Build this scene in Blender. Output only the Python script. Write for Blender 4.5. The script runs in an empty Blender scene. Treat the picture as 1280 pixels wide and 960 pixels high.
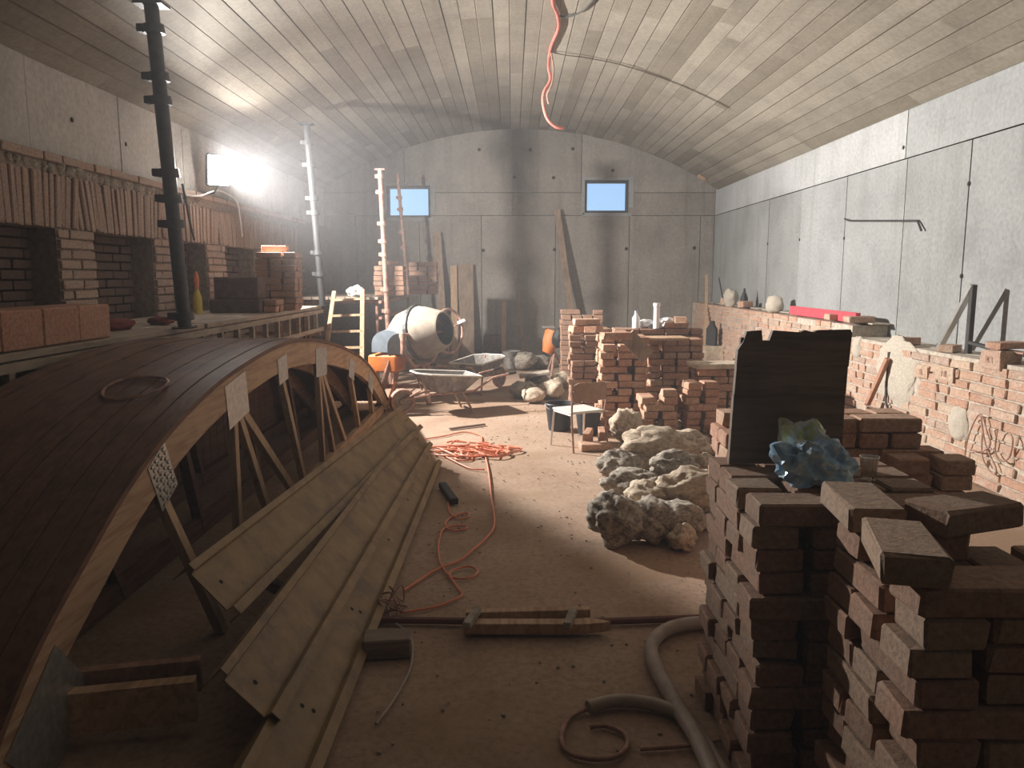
import bpy, bmesh, math, random
from mathutils import Vector, Matrix, noise
random.seed(7)
R = math.radians
scene = bpy.context.scene
COL = scene.collection

# ---------------------------------------------------------------- camera
CAM_H, PITCH, FPX = 1.6, R(8.0), 960.0
cam_d = bpy.data.cameras.new('camera'); cam = bpy.data.objects.new('camera', cam_d); COL.objects.link(cam)
cam.location = (0, 0, CAM_H); cam.rotation_euler = (R(90) - PITCH, 0, 0)
cam_d.sensor_width = 36.0; cam_d.lens = 36.0 * FPX / 1280.0
cam_d.clip_start = 0.05; cam_d.clip_end = 200
scene.camera = cam

# ---------------------------------------------------------------- world (evening sky outside the two small windows)
w = bpy.data.worlds.new('world'); scene.world = w; w.use_nodes = True
bgn = w.node_tree.nodes['Background']
wt = w.node_tree
_tc = wt.nodes.new('ShaderNodeTexCoord'); _sx = wt.nodes.new('ShaderNodeSeparateXYZ'); wt.links.new(_tc.outputs['Generated'], _sx.inputs[0])
_rp = wt.nodes.new('ShaderNodeValToRGB'); wt.links.new(_sx.outputs['Z'], _rp.inputs[0])      # pale near the horizon, blue above
_rp.color_ramp.elements[0].position = 0.02; _rp.color_ramp.elements[0].color = (0.50, 0.76, 1.0, 1)
_rp.color_ramp.elements[1].position = 0.35; _rp.color_ramp.elements[1].color = (0.16, 0.40, 1.0, 1)
wt.links.new(_rp.outputs[0], bgn.inputs[0]); bgn.inputs[1].default_value = 1.0

# ---------------------------------------------------------------- work lamp light (its housing is built further down)
LAMP = Vector((-3.42, 9.22, 2.82))
CUTOFF_NORMAL = Vector((0.76, 0.49, 0.43)).normalized()      # normal of an invented light cut-off plane; the lens faces elsewhere
spot_d = bpy.data.lights.new('work_lamp_beam', 'POINT'); spot = bpy.data.objects.new('work_lamp_beam', spot_d); COL.objects.link(spot)
spot_d.energy = 3700; spot_d.shadow_soft_size = 0.06; spot_d.color = (1.0, 0.96, 0.91)
spot.location = LAMP + Vector((0.062, -0.075, -0.015))
# invented light pattern: dimmed upwards, cut-off plane draws the floor's shadow edge, weak spill
spot_d.use_nodes = True; lt = spot_d.node_tree; em = lt.nodes['Emission']
lg = lt.nodes.new('ShaderNodeNewGeometry')
def l_dot(v):
    n = lt.nodes.new('ShaderNodeVectorMath'); n.operation = 'DOT_PRODUCT'; n.inputs[1].default_value = v
    lt.links.new(lg.outputs['Incoming'], n.inputs[0]); return n.outputs['Value']
def l_map(sock, a, b, c, d):
    n = lt.nodes.new('ShaderNodeMapRange'); n.interpolation_type = 'SMOOTHSTEP'
    for k, x in zip((1, 2, 3, 4), (a, b, c, d)): n.inputs[k].default_value = x
    lt.links.new(sock, n.inputs[0]); return n.outputs[0]
def l_op(op, a, b):
    n = lt.nodes.new('ShaderNodeMath'); n.operation = op; lt.links.new(a, n.inputs[0]); lt.links.new(b, n.inputs[1]); return n.outputs[0]
fd = l_dot(tuple(CUTOFF_NORMAL)); dz_ = l_dot((0, 0, 1))
spill = l_op('MULTIPLY', l_map(fd, -0.45, -0.12, 0.0, 0.75), l_map(dz_, -0.35, -0.20, 0.0, 1.0))
front = l_op('MAXIMUM', l_map(fd, -0.12, -0.05, 0.0, 1.0), spill)
up = l_map(dz_, 0.12, 0.62, 1.0, 0.03); down = l_map(dz_, -0.78, -0.28, 0.46, 1.0)
side_ = l_map(l_dot((0, 1, 0)), 0.1, 0.9, 1.0, 0.32); wallward = l_map(l_dot((1, 0, 0)), 0.03, 0.34, 0.0, 1.0)
tot = l_op('MULTIPLY', l_op('MULTIPLY', front, up), l_op('MULTIPLY', side_, l_op('MULTIPLY', down, wallward)))
lt.links.new(tot, em.inputs['Strength'])

vs = scene.view_settings
scene.display_settings.display_device = 'sRGB'
vs.view_transform = 'Standard'; vs.look = 'None'; vs.gamma = 1.0; vs.use_curve_mapping = False
vs.exposure = 0.1
scene.cycles.max_bounces = 8; scene.cycles.diffuse_bounces = 2

# ---------------------------------------------------------------- helpers
CP, SP = math.cos(PITCH), math.sin(PITCH)
def at(px, py, X=None, Y=None, Z=None):
    """world point on the sight line through a photo pixel, at a given X, Y (distance) or Z (height)"""
    u = (px - 640) / FPX; v = (480 - py) / FPX
    d = Vector((u, CP + v * SP, -SP + v * CP))
    t = X / d.x if X is not None else (Y / d.y if Y is not None else (Z - CAM_H) / d.z)
    return Vector((d.x * t, d.y * t, CAM_H + d.z * t))

def tag(o, label=None, cat=None, group=None, kind=None):
    if label: o['label'] = label
    if cat: o['category'] = cat
    if group: o['group'] = group
    if kind: o['kind'] = kind
    return o
def empty(name, loc, label, cat, group=None, rz=0):
    o = bpy.data.objects.new(name, None); COL.objects.link(o)
    o.location = loc; o.rotation_euler = (0, 0, rz); o.empty_display_size = 0.1
    return tag(o, label, cat, group)
def link(name, me, parent=None, loc=None, rot=None, scale=None, world=True):
    o = bpy.data.objects.new(name, me); COL.objects.link(o)
    if loc is not None: o.location = loc
    if rot is not None: o.rotation_euler = rot
    if scale is not None: o.scale = scale
    if parent is not None:
        o.parent = parent
        if world: o.matrix_parent_inverse = (Matrix.Translation(parent.location) @ parent.rotation_euler.to_matrix().to_4x4()).inverted()
    return o

class MB:
    """collects shapes into one mesh"""
    def __init__(s): s.v = []; s.f = []
    def add(s, vs_, fs_):
        b = len(s.v); s.v += [tuple(p) for p in vs_]; s.f += [tuple(i + b for i in f) for f in fs_]; return s
    def box(s, c, size, rot=None, ch=0.0):
        hx, hy, hz = size[0]/2, size[1]/2, size[2]/2
        M = Matrix.Translation(Vector(c)) @ (rot.to_4x4() if rot is not None else Matrix.Identity(4))
        if ch <= 0:
            p = [M @ Vector((x*hx, y*hy, z*hz)) for x in (-1,1) for y in (-1,1) for z in (-1,1)]
            f = [(0,1,3,2),(4,6,7,5),(0,4,5,1),(2,3,7,6),(0,2,6,4),(1,5,7,3)]
            return s.add(p, f)
        return s.add([M @ Vector(q) for q in chamfer_verts(hx,hy,hz,ch)], CH_FACES)
    def tube(s, pts, r, n=8, cap=True, closed=False):
        pts = [Vector(p) for p in pts]; m = len(pts)
        rs = r if isinstance(r, (list, tuple)) else [r]*m
        rings = []; up = None
        for i, p in enumerate(pts):
            if closed: t = pts[(i+1) % m] - pts[i-1]
            else: t = pts[min(i+1, m-1)] - pts[max(i-1, 0)]
            if t.length < 1e-9: t = Vector((0,0,1))
            t.normalize()
            if up is None:
                up = Vector((0,0,1)) if abs(t.z) < 0.9 else Vector((1,0,0))
            a = (up - t*up.dot(t))
            if a.length < 1e-6: a = t.orthogonal()
            a.normalize(); b = t.cross(a); up = a
            rings.append([p + (a*math.cos(2*math.pi*k/n) + b*math.sin(2*math.pi*k/n))*rs[i] for k in range(n)])
        V = [q for ring in rings for q in ring]; F = []
        for i in range(m if closed else m-1):
            j = (i+1) % m
            for k in range(n):
                F.append((i*n+k, i*n+(k+1) % n, j*n+(k+1) % n, j*n+k))
        if cap and not closed:
            F.append(tuple(range(n-1, -1, -1))); F.append(tuple((m-1)*n + k for k in range(n)))
        return s.add(V, F)
    def cyl(s, p0, p1, r0, r1=None, n=14): return s.tube([p0, p1], [r0, r0 if r1 is None else r1], n)
    def bar(s, p0, p1, wx, wy, roll=0.0, up=(0,0,1), ch=0.0):
        p0 = Vector(p0); p1 = Vector(p1); t = (p1-p0); L = t.length; t.normalize()
        u = Vector(up)
        if abs(t.dot(u.normalized())) > 0.98: u = Vector((1,0,0))
        x = u.cross(t).normalized(); y = t.cross(x)
        rot = Matrix((x, y, t)).transposed() @ Matrix.Rotation(roll, 3, 'Z')
        return s.box((p0+p1)/2, (wx, wy, L), rot, ch)
    def lathe(s, prof, n=24, M=None, cap=False):
        M = M or Matrix.Identity(4); V = []; F = []
        for (r, z) in prof:
            for k in range(n):
                a = 2*math.pi*k/n; V.append(M @ Vector((r*math.cos(a), r*math.sin(a), z)))
        m = len(prof)
        for i in range(m-1):
            for k in range(n):
                F.append((i*n+k, i*n+(k+1) % n, (i+1)*n+(k+1) % n, (i+1)*n+k))
        if cap: F.append(tuple(range(n-1,-1,-1))); F.append(tuple((m-1)*n+k for k in range(n)))
        return s.add(V, F)
    def prism(s, poly, O, U, W, N, d):
        """outline poly in the plane (U,W) at O, extruded by d along N"""
        O, U, W, N = map(Vector, (O, U, W, N)); k = len(poly)
        a = [O + U*p[0] + W*p[1] for p in poly]; b = [q + N*d for q in a]
        F = [tuple(range(k-1,-1,-1)), tuple(range(k, 2*k))] + [(i, (i+1) % k, k+(i+1) % k, k+i) for i in range(k)]
        return s.add(a+b, F)
    def mesh(s, name, mat, smooth=False):
        me = bpy.data.meshes.new(name); me.from_pydata(s.v, [], s.f)
        bm = bmesh.new(); bm.from_mesh(me); bmesh.ops.recalc_face_normals(bm, faces=bm.faces[:]); bm.to_mesh(me); bm.free()
        if smooth:
            for p in me.polygons: p.use_smooth = True
            try: me.set_sharp_from_angle(angle=R(40))
            except Exception: pass
        if mat: me.materials.append(mat)
        me.update(); return me
    def build(s, name, mat, parent=None, smooth=False):
        return link(name, s.mesh(name, mat, smooth), parent)

def chamfer_verts(hx, hy, hz, c):
    V = []
    for x in (-1,1):
        for y in (-1,1):
            for z in (-1,1):
                V += [(x*hx, y*(hy-c), z*(hz-c)), (x*(hx-c), y*hy, z*(hz-c)), (x*(hx-c), y*(hy-c), z*hz)]
    return V
def _chf():
    idx = lambda x,y,z,a: ((x>0)*4 + (y>0)*2 + (z>0))*3 + a
    F = []
    for s_ in (-1,1):
        F.append([idx(s_,-1,-1,0), idx(s_,1,-1,0), idx(s_,1,1,0), idx(s_,-1,1,0)])
        F.append([idx(-1,s_,-1,1), idx(1,s_,-1,1), idx(1,s_,1,1), idx(-1,s_,1,1)])
        F.append([idx(-1,-1,s_,2), idx(1,-1,s_,2), idx(1,1,s_,2), idx(-1,1,s_,2)])
    for a in (-1,1):
        for b in (-1,1):
            F.append([idx(-1,a,b,1), idx(1,a,b,1), idx(1,a,b,2), idx(-1,a,b,2)])
            F.append([idx(a,-1,b,0), idx(a,1,b,0), idx(a,1,b,2), idx(a,-1,b,2)])
            F.append([idx(a,b,-1,0), idx(a,b,1,0), idx(a,b,1,1), idx(a,b,-1,1)])
            for c in (-1,1): F.append([idx(a,b,c,0), idx(a,b,c,1), idx(a,b,c,2)])
    return [tuple(f) for f in F]
CH_FACES = _chf()

# ---------------------------------------------------------------- materials
def new_mat(name):
    m = bpy.data.materials.new(name); m.use_nodes = True
    nt = m.node_tree; return m, nt, nt.nodes['Principled BSDF']
def nn(nt, t, **kw):
    n = nt.nodes.new(t)
    for k, v in kw.items():
        if k in n.inputs: n.inputs[k].default_value = v
        else: setattr(n, k, v)
    return n
def ramp(nt, stops, interp='LINEAR'):
    n = nt.nodes.new('ShaderNodeValToRGB'); cr = n.color_ramp; cr.interpolation = interp
    while len(cr.elements) < len(stops): cr.elements.new(0.5)
    for e, (p, c) in zip(cr.elements, stops): e.position = p; e.color = (*c, 1)
    return n
def coords(nt, scale=(1,1,1), kind='Object', rot=(0,0,0)):
    tc = nt.nodes.new('ShaderNodeTexCoord'); mp = nt.nodes.new('ShaderNodeMapping')
    mp.inputs['Scale'].default_value = scale; mp.inputs['Rotation'].default_value = rot
    nt.links.new(tc.outputs[kind], mp.inputs['Vector']); return mp.outputs['Vector']
def geo(nt, scale=(1,1,1)):
    g = nt.nodes.new('ShaderNodeNewGeometry'); mp = nt.nodes.new('ShaderNodeMapping')
    mp.inputs['Scale'].default_value = scale; nt.links.new(g.outputs['Position'], mp.inputs['Vector']); return mp.outputs['Vector']
def mixc(nt, fac, a, b, mode='MIX'):
    n = nt.nodes.new('ShaderNodeMix'); n.data_type = 'RGBA'; n.blend_type = mode
    for sock, val in ((n.inputs[0], fac), (n.inputs[6], a), (n.inputs[7], b)):
        if isinstance(val, (int, float)): sock.default_value = val
        elif isinstance(val, tuple): sock.default_value = (*val, 1)
        else: nt.links.new(val, sock)
    return n.outputs[2]
def bump(nt, b, height, strength=0.3, dist=0.01):
    n = nt.nodes.new('ShaderNodeBump'); n.inputs['Strength'].default_value = strength; n.inputs['Distance'].default_value = dist
    nt.links.new(height, n.inputs['Height']); nt.links.new(n.outputs['Normal'], b.inputs['Normal'])

def simple(name, col, rough=0.7, metal=0.0, var=0.25, scale=14.0, bmp=0.15, dirt=None):
    m, nt, b = new_mat(name)
    no = nn(nt, 'ShaderNodeTexNoise', Scale=scale, Detail=5.0, Roughness=0.6); nt.links.new(coords(nt), no.inputs['Vector'])
    lo = tuple(c*(1-var) for c in col); hi = tuple(min(1, c*(1+var)) for c in col)
    rp = ramp(nt, [(0.3, lo), (0.7, hi)]); nt.links.new(no.outputs['Fac'], rp.inputs['Fac']); out = rp.outputs['Color']
    if dirt:
        n2 = nn(nt, 'ShaderNodeTexNoise', Scale=scale*0.45, Detail=6.0, Roughness=0.7); nt.links.new(coords(nt, (1.1,0.9,1)), n2.inputs['Vector'])
        r2 = ramp(nt, [(0.5, (0,0,0)), (0.62, (1,1,1))]); nt.links.new(n2.outputs['Fac'], r2.inputs['Fac'])
        out = mixc(nt, r2.outputs['Color'], out, dirt)
    nt.links.new(out, b.inputs['Base Color'])
    b.inputs['Roughness'].default_value = rough; b.inputs['Metallic'].default_value = metal
    if bmp: bump(nt, b, no.outputs['Fac'], bmp, 0.004)
    return m

def brick_mat(name, cols, dust=(0.5,0.38,0.3), dust_amt=0.5):
    m, nt, b = new_mat(name)
    oi = nt.nodes.new('ShaderNodeObjectInfo')
    stops = [((i+0.5)/len(cols), c) for i, c in enumerate(cols)]
    rp = ramp(nt, stops); nt.links.new(oi.outputs['Random'], rp.inputs['Fac'])
    v = geo(nt)
    n1 = nn(nt, 'ShaderNodeTexNoise', Scale=9.0, Detail=6.0, Roughness=0.65); nt.links.new(v, n1.inputs['Vector'])
    n2 = nn(nt, 'ShaderNodeTexNoise', Scale=55.0, Detail=4.0, Roughness=0.7); nt.links.new(v, n2.inputs['Vector'])
    r1 = ramp(nt, [(0.48, (0,0,0)), (0.68, (1,1,1))]); nt.links.new(n1.outputs['Fac'], r1.inputs['Fac'])
    mu = nt.nodes.new('ShaderNodeMath'); mu.operation = 'MULTIPLY'; mu.inputs[1].default_value = dust_amt; nt.links.new(r1.outputs['Color'], mu.inputs[0])
    c1 = mixc(nt, mu.outputs[0], rp.outputs['Color'], dust)
    r2 = ramp(nt, [(0.25, (0.55,0.55,0.55)), (0.6, (1.1,1.1,1.1))]); nt.links.new(n2.outputs['Fac'], r2.inputs['Fac'])
    c2 = mixc(nt, 1.0, c1, r2.outputs['Color'], 'MULTIPLY')
    nt.links.new(c2, b.inputs['Base Color']); b.inputs['Roughness'].default_value = 0.92
    bump(nt, b, n2.outputs['Fac'], 0.5, 0.006)
    return m

def wood_mat(name, col, dark, rough=0.75, axis='Z', stain=0.3):
    m, nt, b = new_mat(name)
    sc = {'X': (1.2, 14, 14), 'Y': (14, 1.2, 14), 'Z': (14, 14, 1.2)}[axis]
    v = coords(nt, sc)
    n1 = nn(nt, 'ShaderNodeTexNoise', Scale=2.2, Detail=7.0, Roughness=0.65, Distortion=0.6); nt.links.new(v, n1.inputs['Vector'])
    rp = ramp(nt, [(0.3, dark), (0.55, col), (0.8, tuple(min(1, c*1.15) for c in col))]); nt.links.new(n1.outputs['Fac'], rp.inputs['Fac'])
    n2 = nn(nt, 'ShaderNodeTexNoise', Scale=4.0, Detail=5.0); nt.links.new(coords(nt), n2.inputs['Vector'])
    r2 = ramp(nt, [(0.52, (0,0,0)), (0.75, (stain,stain,stain))]); nt.links.new(n2.outputs['Fac'], r2.inputs['Fac'])
    nt.links.new(mixc(nt, r2.outputs['Color'], rp.outputs['Color'], tuple(c*0.35 for c in dark)), b.inputs['Base Color'])
    b.inputs['Roughness'].default_value = rough; bump(nt, b, n1.outputs['Fac'], 0.25, 0.003)
    return m

def concrete(name, base, streak_axis='Z', stain=(0.25,0.23,0.2), tone=False, wet=None):
    m, nt, b = new_mat(name)
    n1 = nn(nt, 'ShaderNodeTexNoise', Scale=1.3, Detail=8.0, Roughness=0.62); nt.links.new(geo(nt), n1.inputs['Vector'])
    rp = ramp(nt, [(0.25, tuple(c*0.72 for c in base)), (0.5, base), (0.75, tuple(min(1, c*1.18) for c in base))])
    nt.links.new(n1.outputs['Fac'], rp.inputs['Fac'])
    sc = {'Z': (3.5, 3.5, 0.22), 'Y': (5, 0.2, 5)}[streak_axis]
    n2 = nn(nt, 'ShaderNodeTexNoise', Scale=1.6, Detail=6.0, Roughness=0.7); nt.links.new(geo(nt, sc), n2.inputs['Vector'])
    r2 = ramp(nt, [(0.5, (0,0,0)), (0.72, (0.55,0.55,0.55))]); nt.links.new(n2.outputs['Fac'], r2.inputs['Fac'])
    out = mixc(nt, r2.outputs['Color'], rp.outputs['Color'], stain)
    n3 = nn(nt, 'ShaderNodeTexNoise', Scale=26.0, Detail=4.0, Roughness=0.6); nt.links.new(geo(nt), n3.inputs['Vector'])
    r3 = ramp(nt, [(0.3, (0.8,0.8,0.8)), (0.65, (1.05,1.05,1.05))]); nt.links.new(n3.outputs['Fac'], r3.inputs['Fac'])
    out = mixc(nt, 1.0, out, r3.outputs['Color'], 'MULTIPLY')
    vo = nn(nt, 'ShaderNodeTexVoronoi', Scale=3.1); nt.links.new(geo(nt), vo.inputs['Vector'])
    rv = ramp(nt, [(0.0, (0.35,0.33,0.3)), (0.045, (1,1,1))]); nt.links.new(vo.outputs['Distance'], rv.inputs['Fac'])
    out = mixc(nt, 0.8, out, rv.outputs['Color'], 'MULTIPLY')
    if tone:
        a = nt.nodes.new('ShaderNodeAttribute'); a.attribute_name = 'tone'
        ra = ramp(nt, [(0.0, (0.66,0.62,0.55)), (0.5, (0.95,0.93,0.88)), (1.0, (1.12,1.1,1.05))]); nt.links.new(a.outputs['Fac'], ra.inputs['Fac'])
        out = mixc(nt, 1.0, out, ra.outputs['Color'], 'MULTIPLY')
        # rusty yellow wash left by the formwork
        n5 = nn(nt, 'ShaderNodeTexNoise', Scale=0.55, Detail=7.0, Roughness=0.75); nt.links.new(geo(nt, (1.0, 1.7, 1.0)), n5.inputs['Vector'])
        r5 = ramp(nt, [(0.62, (0,0,0)), (0.72, (0.4,0.4,0.4))]); nt.links.new(n5.outputs['Fac'], r5.inputs['Fac'])
        out = mixc(nt, r5.outputs['Color'], out, (0.62,0.45,0.2))
    else:
        oi = nt.nodes.new('ShaderNodeObjectInfo'); ra = ramp(nt, [(0.0, (0.88,0.87,0.85)), (1.0, (1.06,1.06,1.06))])
        nt.links.new(oi.outputs['Random'], ra.inputs['Fac']); out = mixc(nt, 1.0, out, ra.outputs['Color'], 'MULTIPLY')
    nt.links.new(out, b.inputs['Base Color']); b.inputs['Roughness'].default_value = 0.88
    bump(nt, b, n3.outputs['Fac'], 0.25, 0.006)
    return m

CLAY = [(0.46,0.235,0.145), (0.52,0.29,0.19), (0.41,0.21,0.135), (0.53,0.35,0.235), (0.48,0.26,0.175), (0.55,0.34,0.23)]
OLD = [(0.33,0.19,0.125), (0.36,0.205,0.135), (0.29,0.17,0.115), (0.35,0.235,0.16)]
M = {}
M['vault'] = concrete('vault_concrete', (0.325,0.295,0.25), 'Y', (0.2,0.17,0.135), tone=True)
M['wall'] = concrete('wall_concrete', (0.345,0.355,0.355), 'Z', (0.27,0.27,0.255))
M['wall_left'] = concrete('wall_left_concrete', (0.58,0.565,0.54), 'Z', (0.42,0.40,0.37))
M['wall_back'] = concrete('wall_back_concrete', (0.33,0.30,0.265), 'Z', (0.165,0.14,0.12))
M['wash'] = concrete('lime_washed_concrete', (0.50,0.51,0.52), 'Z', (0.32,0.32,0.32))
M['joint'] = simple('joint_concrete', (0.2,0.19,0.17), 0.95)
M['brick'] = brick_mat('clay_brick', CLAY, (0.66,0.5,0.39), 0.45)
M['brick_old'] = brick_mat('dusty_brick', OLD, (0.33,0.24,0.18), 0.7)
M['brick_wall'] = brick_mat('walled_brick', [(0.52,0.30,0.21),(0.57,0.38,0.28),(0.50,0.29,0.20),(0.57,0.42,0.31),(0.54,0.33,0.23),(0.46,0.33,0.26)], (0.6,0.5,0.41), 0.75)
M['brick_left'] = brick_mat('sooty_brick', [(0.42,0.29,0.235),(0.45,0.33,0.27),(0.38,0.27,0.225),(0.47,0.35,0.28)], (0.40,0.35,0.315), 0.6)
M['brick_shade'] = brick_mat('shade_dark_brick', [(0.15,0.1,0.08),(0.18,0.12,0.1),(0.13,0.09,0.075)], (0.16,0.13,0.115), 0.5)  # dark colour carries the shade of the niches
M['mortar'] = simple('mortar', (0.52,0.45,0.37), 0.95, var=0.3, scale=20, bmp=0.5)
M['mortar_dark'] = simple('old_mortar', (0.3,0.24,0.2), 0.95, var=0.3, scale=20, bmp=0.5)
M['plaster'] = simple('plaster_patch', (0.52,0.46,0.38), 0.95, var=0.25, scale=18, bmp=0.6)
M['stone'] = simple('grey_stone', (0.38,0.33,0.27), 0.95, var=0.5, scale=7, bmp=0.9, dirt=(0.16,0.14,0.12))
M['stone_pale'] = simple('pale_stone', (0.55,0.45,0.34), 0.95, var=0.35, scale=8, bmp=0.9, dirt=(0.36,0.27,0.2))
M['pine'] = wood_mat('pine', (0.56,0.37,0.23), (0.36,0.2,0.12), axis='Y')
M['pine_z'] = wood_mat('pine_upright', (0.58,0.39,0.24), (0.4,0.23,0.14), axis='Z', stain=0.15)
M['lagging'] = wood_mat('lagging_board', (0.2,0.1,0.06), (0.11,0.055,0.035), axis='Y', stain=0.5)
M['oldwood'] = wood_mat('weathered_wood', (0.26,0.19,0.145), (0.15,0.105,0.08), axis='X', stain=0.5)
M['oldwood_z'] = wood_mat('weathered_plank', (0.34,0.24,0.17), (0.2,0.13,0.09), axis='Z', stain=0.5)
M['plank_grey'] = wood_mat('scaffold_plank', (0.40,0.32,0.25), (0.25,0.19,0.145), axis='Y', stain=0.4)
M['beam'] = simple('ochre_painted_steel', (0.29,0.19,0.085), 0.55, 0.0, var=0.22, scale=9, bmp=0.2, dirt=(0.19,0.12,0.065))
M['galv'] = simple('galvanised_steel', (0.5,0.5,0.48), 0.4, 0.7, var=0.25, scale=30)
M['alu'] = simple('aluminium', (0.62,0.62,0.6), 0.35, 0.8, var=0.12)
M['rust'] = simple('rusty_steel', (0.42,0.25,0.19), 0.7, 0.2, var=0.35, scale=20, dirt=(0.28,0.16,0.12))
M['dark_steel'] = simple('dark_steel', (0.06,0.057,0.055), 0.5, 0.2, var=0.3)
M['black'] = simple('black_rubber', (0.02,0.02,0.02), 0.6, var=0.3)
M['black_hole'] = simple('dark_hole', (0.02,0.015,0.01), 0.9, var=0.2)
M['orange'] = simple('orange_paint', (0.75,0.22,0.05), 0.5, var=0.2, scale=8, dirt=(0.6,0.3,0.15))
M['drum'] = simple('cement_crusted_steel', (0.30,0.25,0.20), 0.85, var=0.25, scale=8, bmp=0.4, dirt=(0.23,0.185,0.145))
M['bluegrey'] = simple('grey_blue_plastic', (0.36,0.43,0.5), 0.5, var=0.15)
M['pipe_red'] = simple('oxide_red_hose', (0.17,0.065,0.05), 0.6, var=0.25)
M['hose'] = simple('grey_conduit', (0.42,0.34,0.28), 0.6, var=0.2)
M['cable'] = simple('orange_cable', (0.80,0.25,0.13), 0.5, var=0.15)
M['cable_black'] = simple('black_cable', (0.06,0.055,0.05), 0.6)
M['cable_pink'] = simple('red_pink_cable', (0.72,0.2,0.16), 0.55, var=0.2)
M['lath'] = simple('reddish_wood', (0.52,0.26,0.17), 0.7, var=0.2)
M['white'] = simple('white_plastic', (0.82,0.82,0.83), 0.4, var=0.08)
M['red'] = simple('red_level', (0.82,0.10,0.13), 0.4, var=0.15)
M['seat'] = simple('pale_laminate', (0.72,0.7,0.64), 0.5, var=0.12)
M['backrest'] = simple('brown_plywood', (0.34,0.2,0.12), 0.6, var=0.2)
M['bucket'] = simple('black_bucket', (0.03,0.033,0.04), 0.5, var=0.3)
M['tray'] = simple('cement_grey_tray', (0.2,0.18,0.165), 0.7, var=0.35, dirt=(0.34,0.31,0.27))
M['yellow'] = simple('yellow_plastic', (0.75,0.6,0.1), 0.5, var=0.15)
M['redcloth'] = simple('dark_red_cloth', (0.25,0.06,0.05), 0.9, var=0.3)
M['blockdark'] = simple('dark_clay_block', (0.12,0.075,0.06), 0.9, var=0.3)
M['block'] = brick_mat('big_clay_block', [(0.5,0.26,0.18),(0.54,0.29,0.2)], (0.5,0.35,0.27), 0.4)

def floor_mat():
    m, nt, b = new_mat('earth_floor')
    v = geo(nt)
    n1 = nn(nt, 'ShaderNodeTexNoise', Scale=0.9, Detail=9.0, Roughness=0.65); nt.links.new(v, n1.inputs['Vector'])
    rp = ramp(nt, [(0.3, (0.31,0.195,0.13)), (0.5, (0.43,0.295,0.21)), (0.72, (0.51,0.375,0.28))]); nt.links.new(n1.outputs['Fac'], rp.inputs['Fac'])
    n2 = nn(nt, 'ShaderNodeTexNoise', Scale=30.0, Detail=6.0, Roughness=0.75); nt.links.new(v, n2.inputs['Vector'])
    r2 = ramp(nt, [(0.25, (0.62,0.6,0.58)), (0.55, (1.05,1.05,1.05))]); nt.links.new(n2.outputs['Fac'], r2.inputs['Fac'])
    n3 = nn(nt, 'ShaderNodeTexNoise', Scale=0.5, Detail=5.0); nt.links.new(geo(nt, (1,1.4,1)), n3.inputs['Vector'])
    r3 = ramp(nt, [(0.54, (0,0,0)), (0.6, (0.6,0.6,0.6))]); nt.links.new(n3.outputs['Fac'], r3.inputs['Fac'])
    out = mixc(nt, r3.outputs['Color'], mixc(nt, 1.0, rp.outputs['Color'], r2.outputs['Color'], 'MULTIPLY'), (0.33,0.21,0.125))
    nt.links.new(out, b.inputs['Base Color']); b.inputs['Roughness'].default_value = 0.95
    bump(nt, b, n2.outputs['Fac'], 0.35, 0.012)
    return m
M['floor'] = floor_mat()

def glass_mat(name, col=(1,1,1), rough=0.02, alpha=0.35, trans=None):
    m, nt, b = new_mat(name)
    tr = nn(nt, 'ShaderNodeBsdfTransparent'); tr.inputs[0].default_value = (*(trans or (0.97,0.98,1.0)), 1)
    gl = nn(nt, 'ShaderNodeBsdfGlossy'); gl.inputs[0].default_value = (*col, 1); gl.inputs[1].default_value = rough
    mx = nt.nodes.new('ShaderNodeMixShader'); mx.inputs[0].default_value = alpha
    nt.links.new(tr.outputs[0], mx.inputs[1]); nt.links.new(gl.outputs[0], mx.inputs[2])
    nt.links.new(mx.outputs[0], nt.nodes['Material Output'].inputs['Surface']); return m
M['glass'] = glass_mat('window_glass', alpha=0.02)
# ================================================================= THE SETTING
XL, XR, YB, YF = -3.70, 4.00, 15.45, -9.0
SPRING, APEX = 3.26, 4.40
XC = (XL+XR)/2; HALF = (XR-XL)/2; VR = (HALF**2 + (APEX-SPRING)**2)/(2*(APEX-SPRING)); VZ = APEX - VR
def vault_z(x): return VZ + math.sqrt(max(VR**2 - (x-XC)**2, 0))

# floor: trodden earth with a gently uneven surface
mb = MB(); nx, ny = 70, 200
gx = [XL-0.6 + (XR-XL+1.2)*i/nx for i in range(nx+1)]; gy = [YF-0.4 + (YB-YF+0.8)*j/ny for j in range(ny+1)]
V = [(x, y, -0.004 + 0.006*(noise.noise(Vector((x*1.1, y*1.1, 0))))) for y in gy for x in gx]
F = [(j*(nx+1)+i, j*(nx+1)+i+1, (j+1)*(nx+1)+i+1, (j+1)*(nx+1)+i) for j in range(ny) for i in range(nx)]
mb.add(V, F); fl = mb.build('floor', M['floor'], smooth=True); tag(fl, 'trodden brown earth floor of the vaulted cellar', kind='structure')

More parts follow.
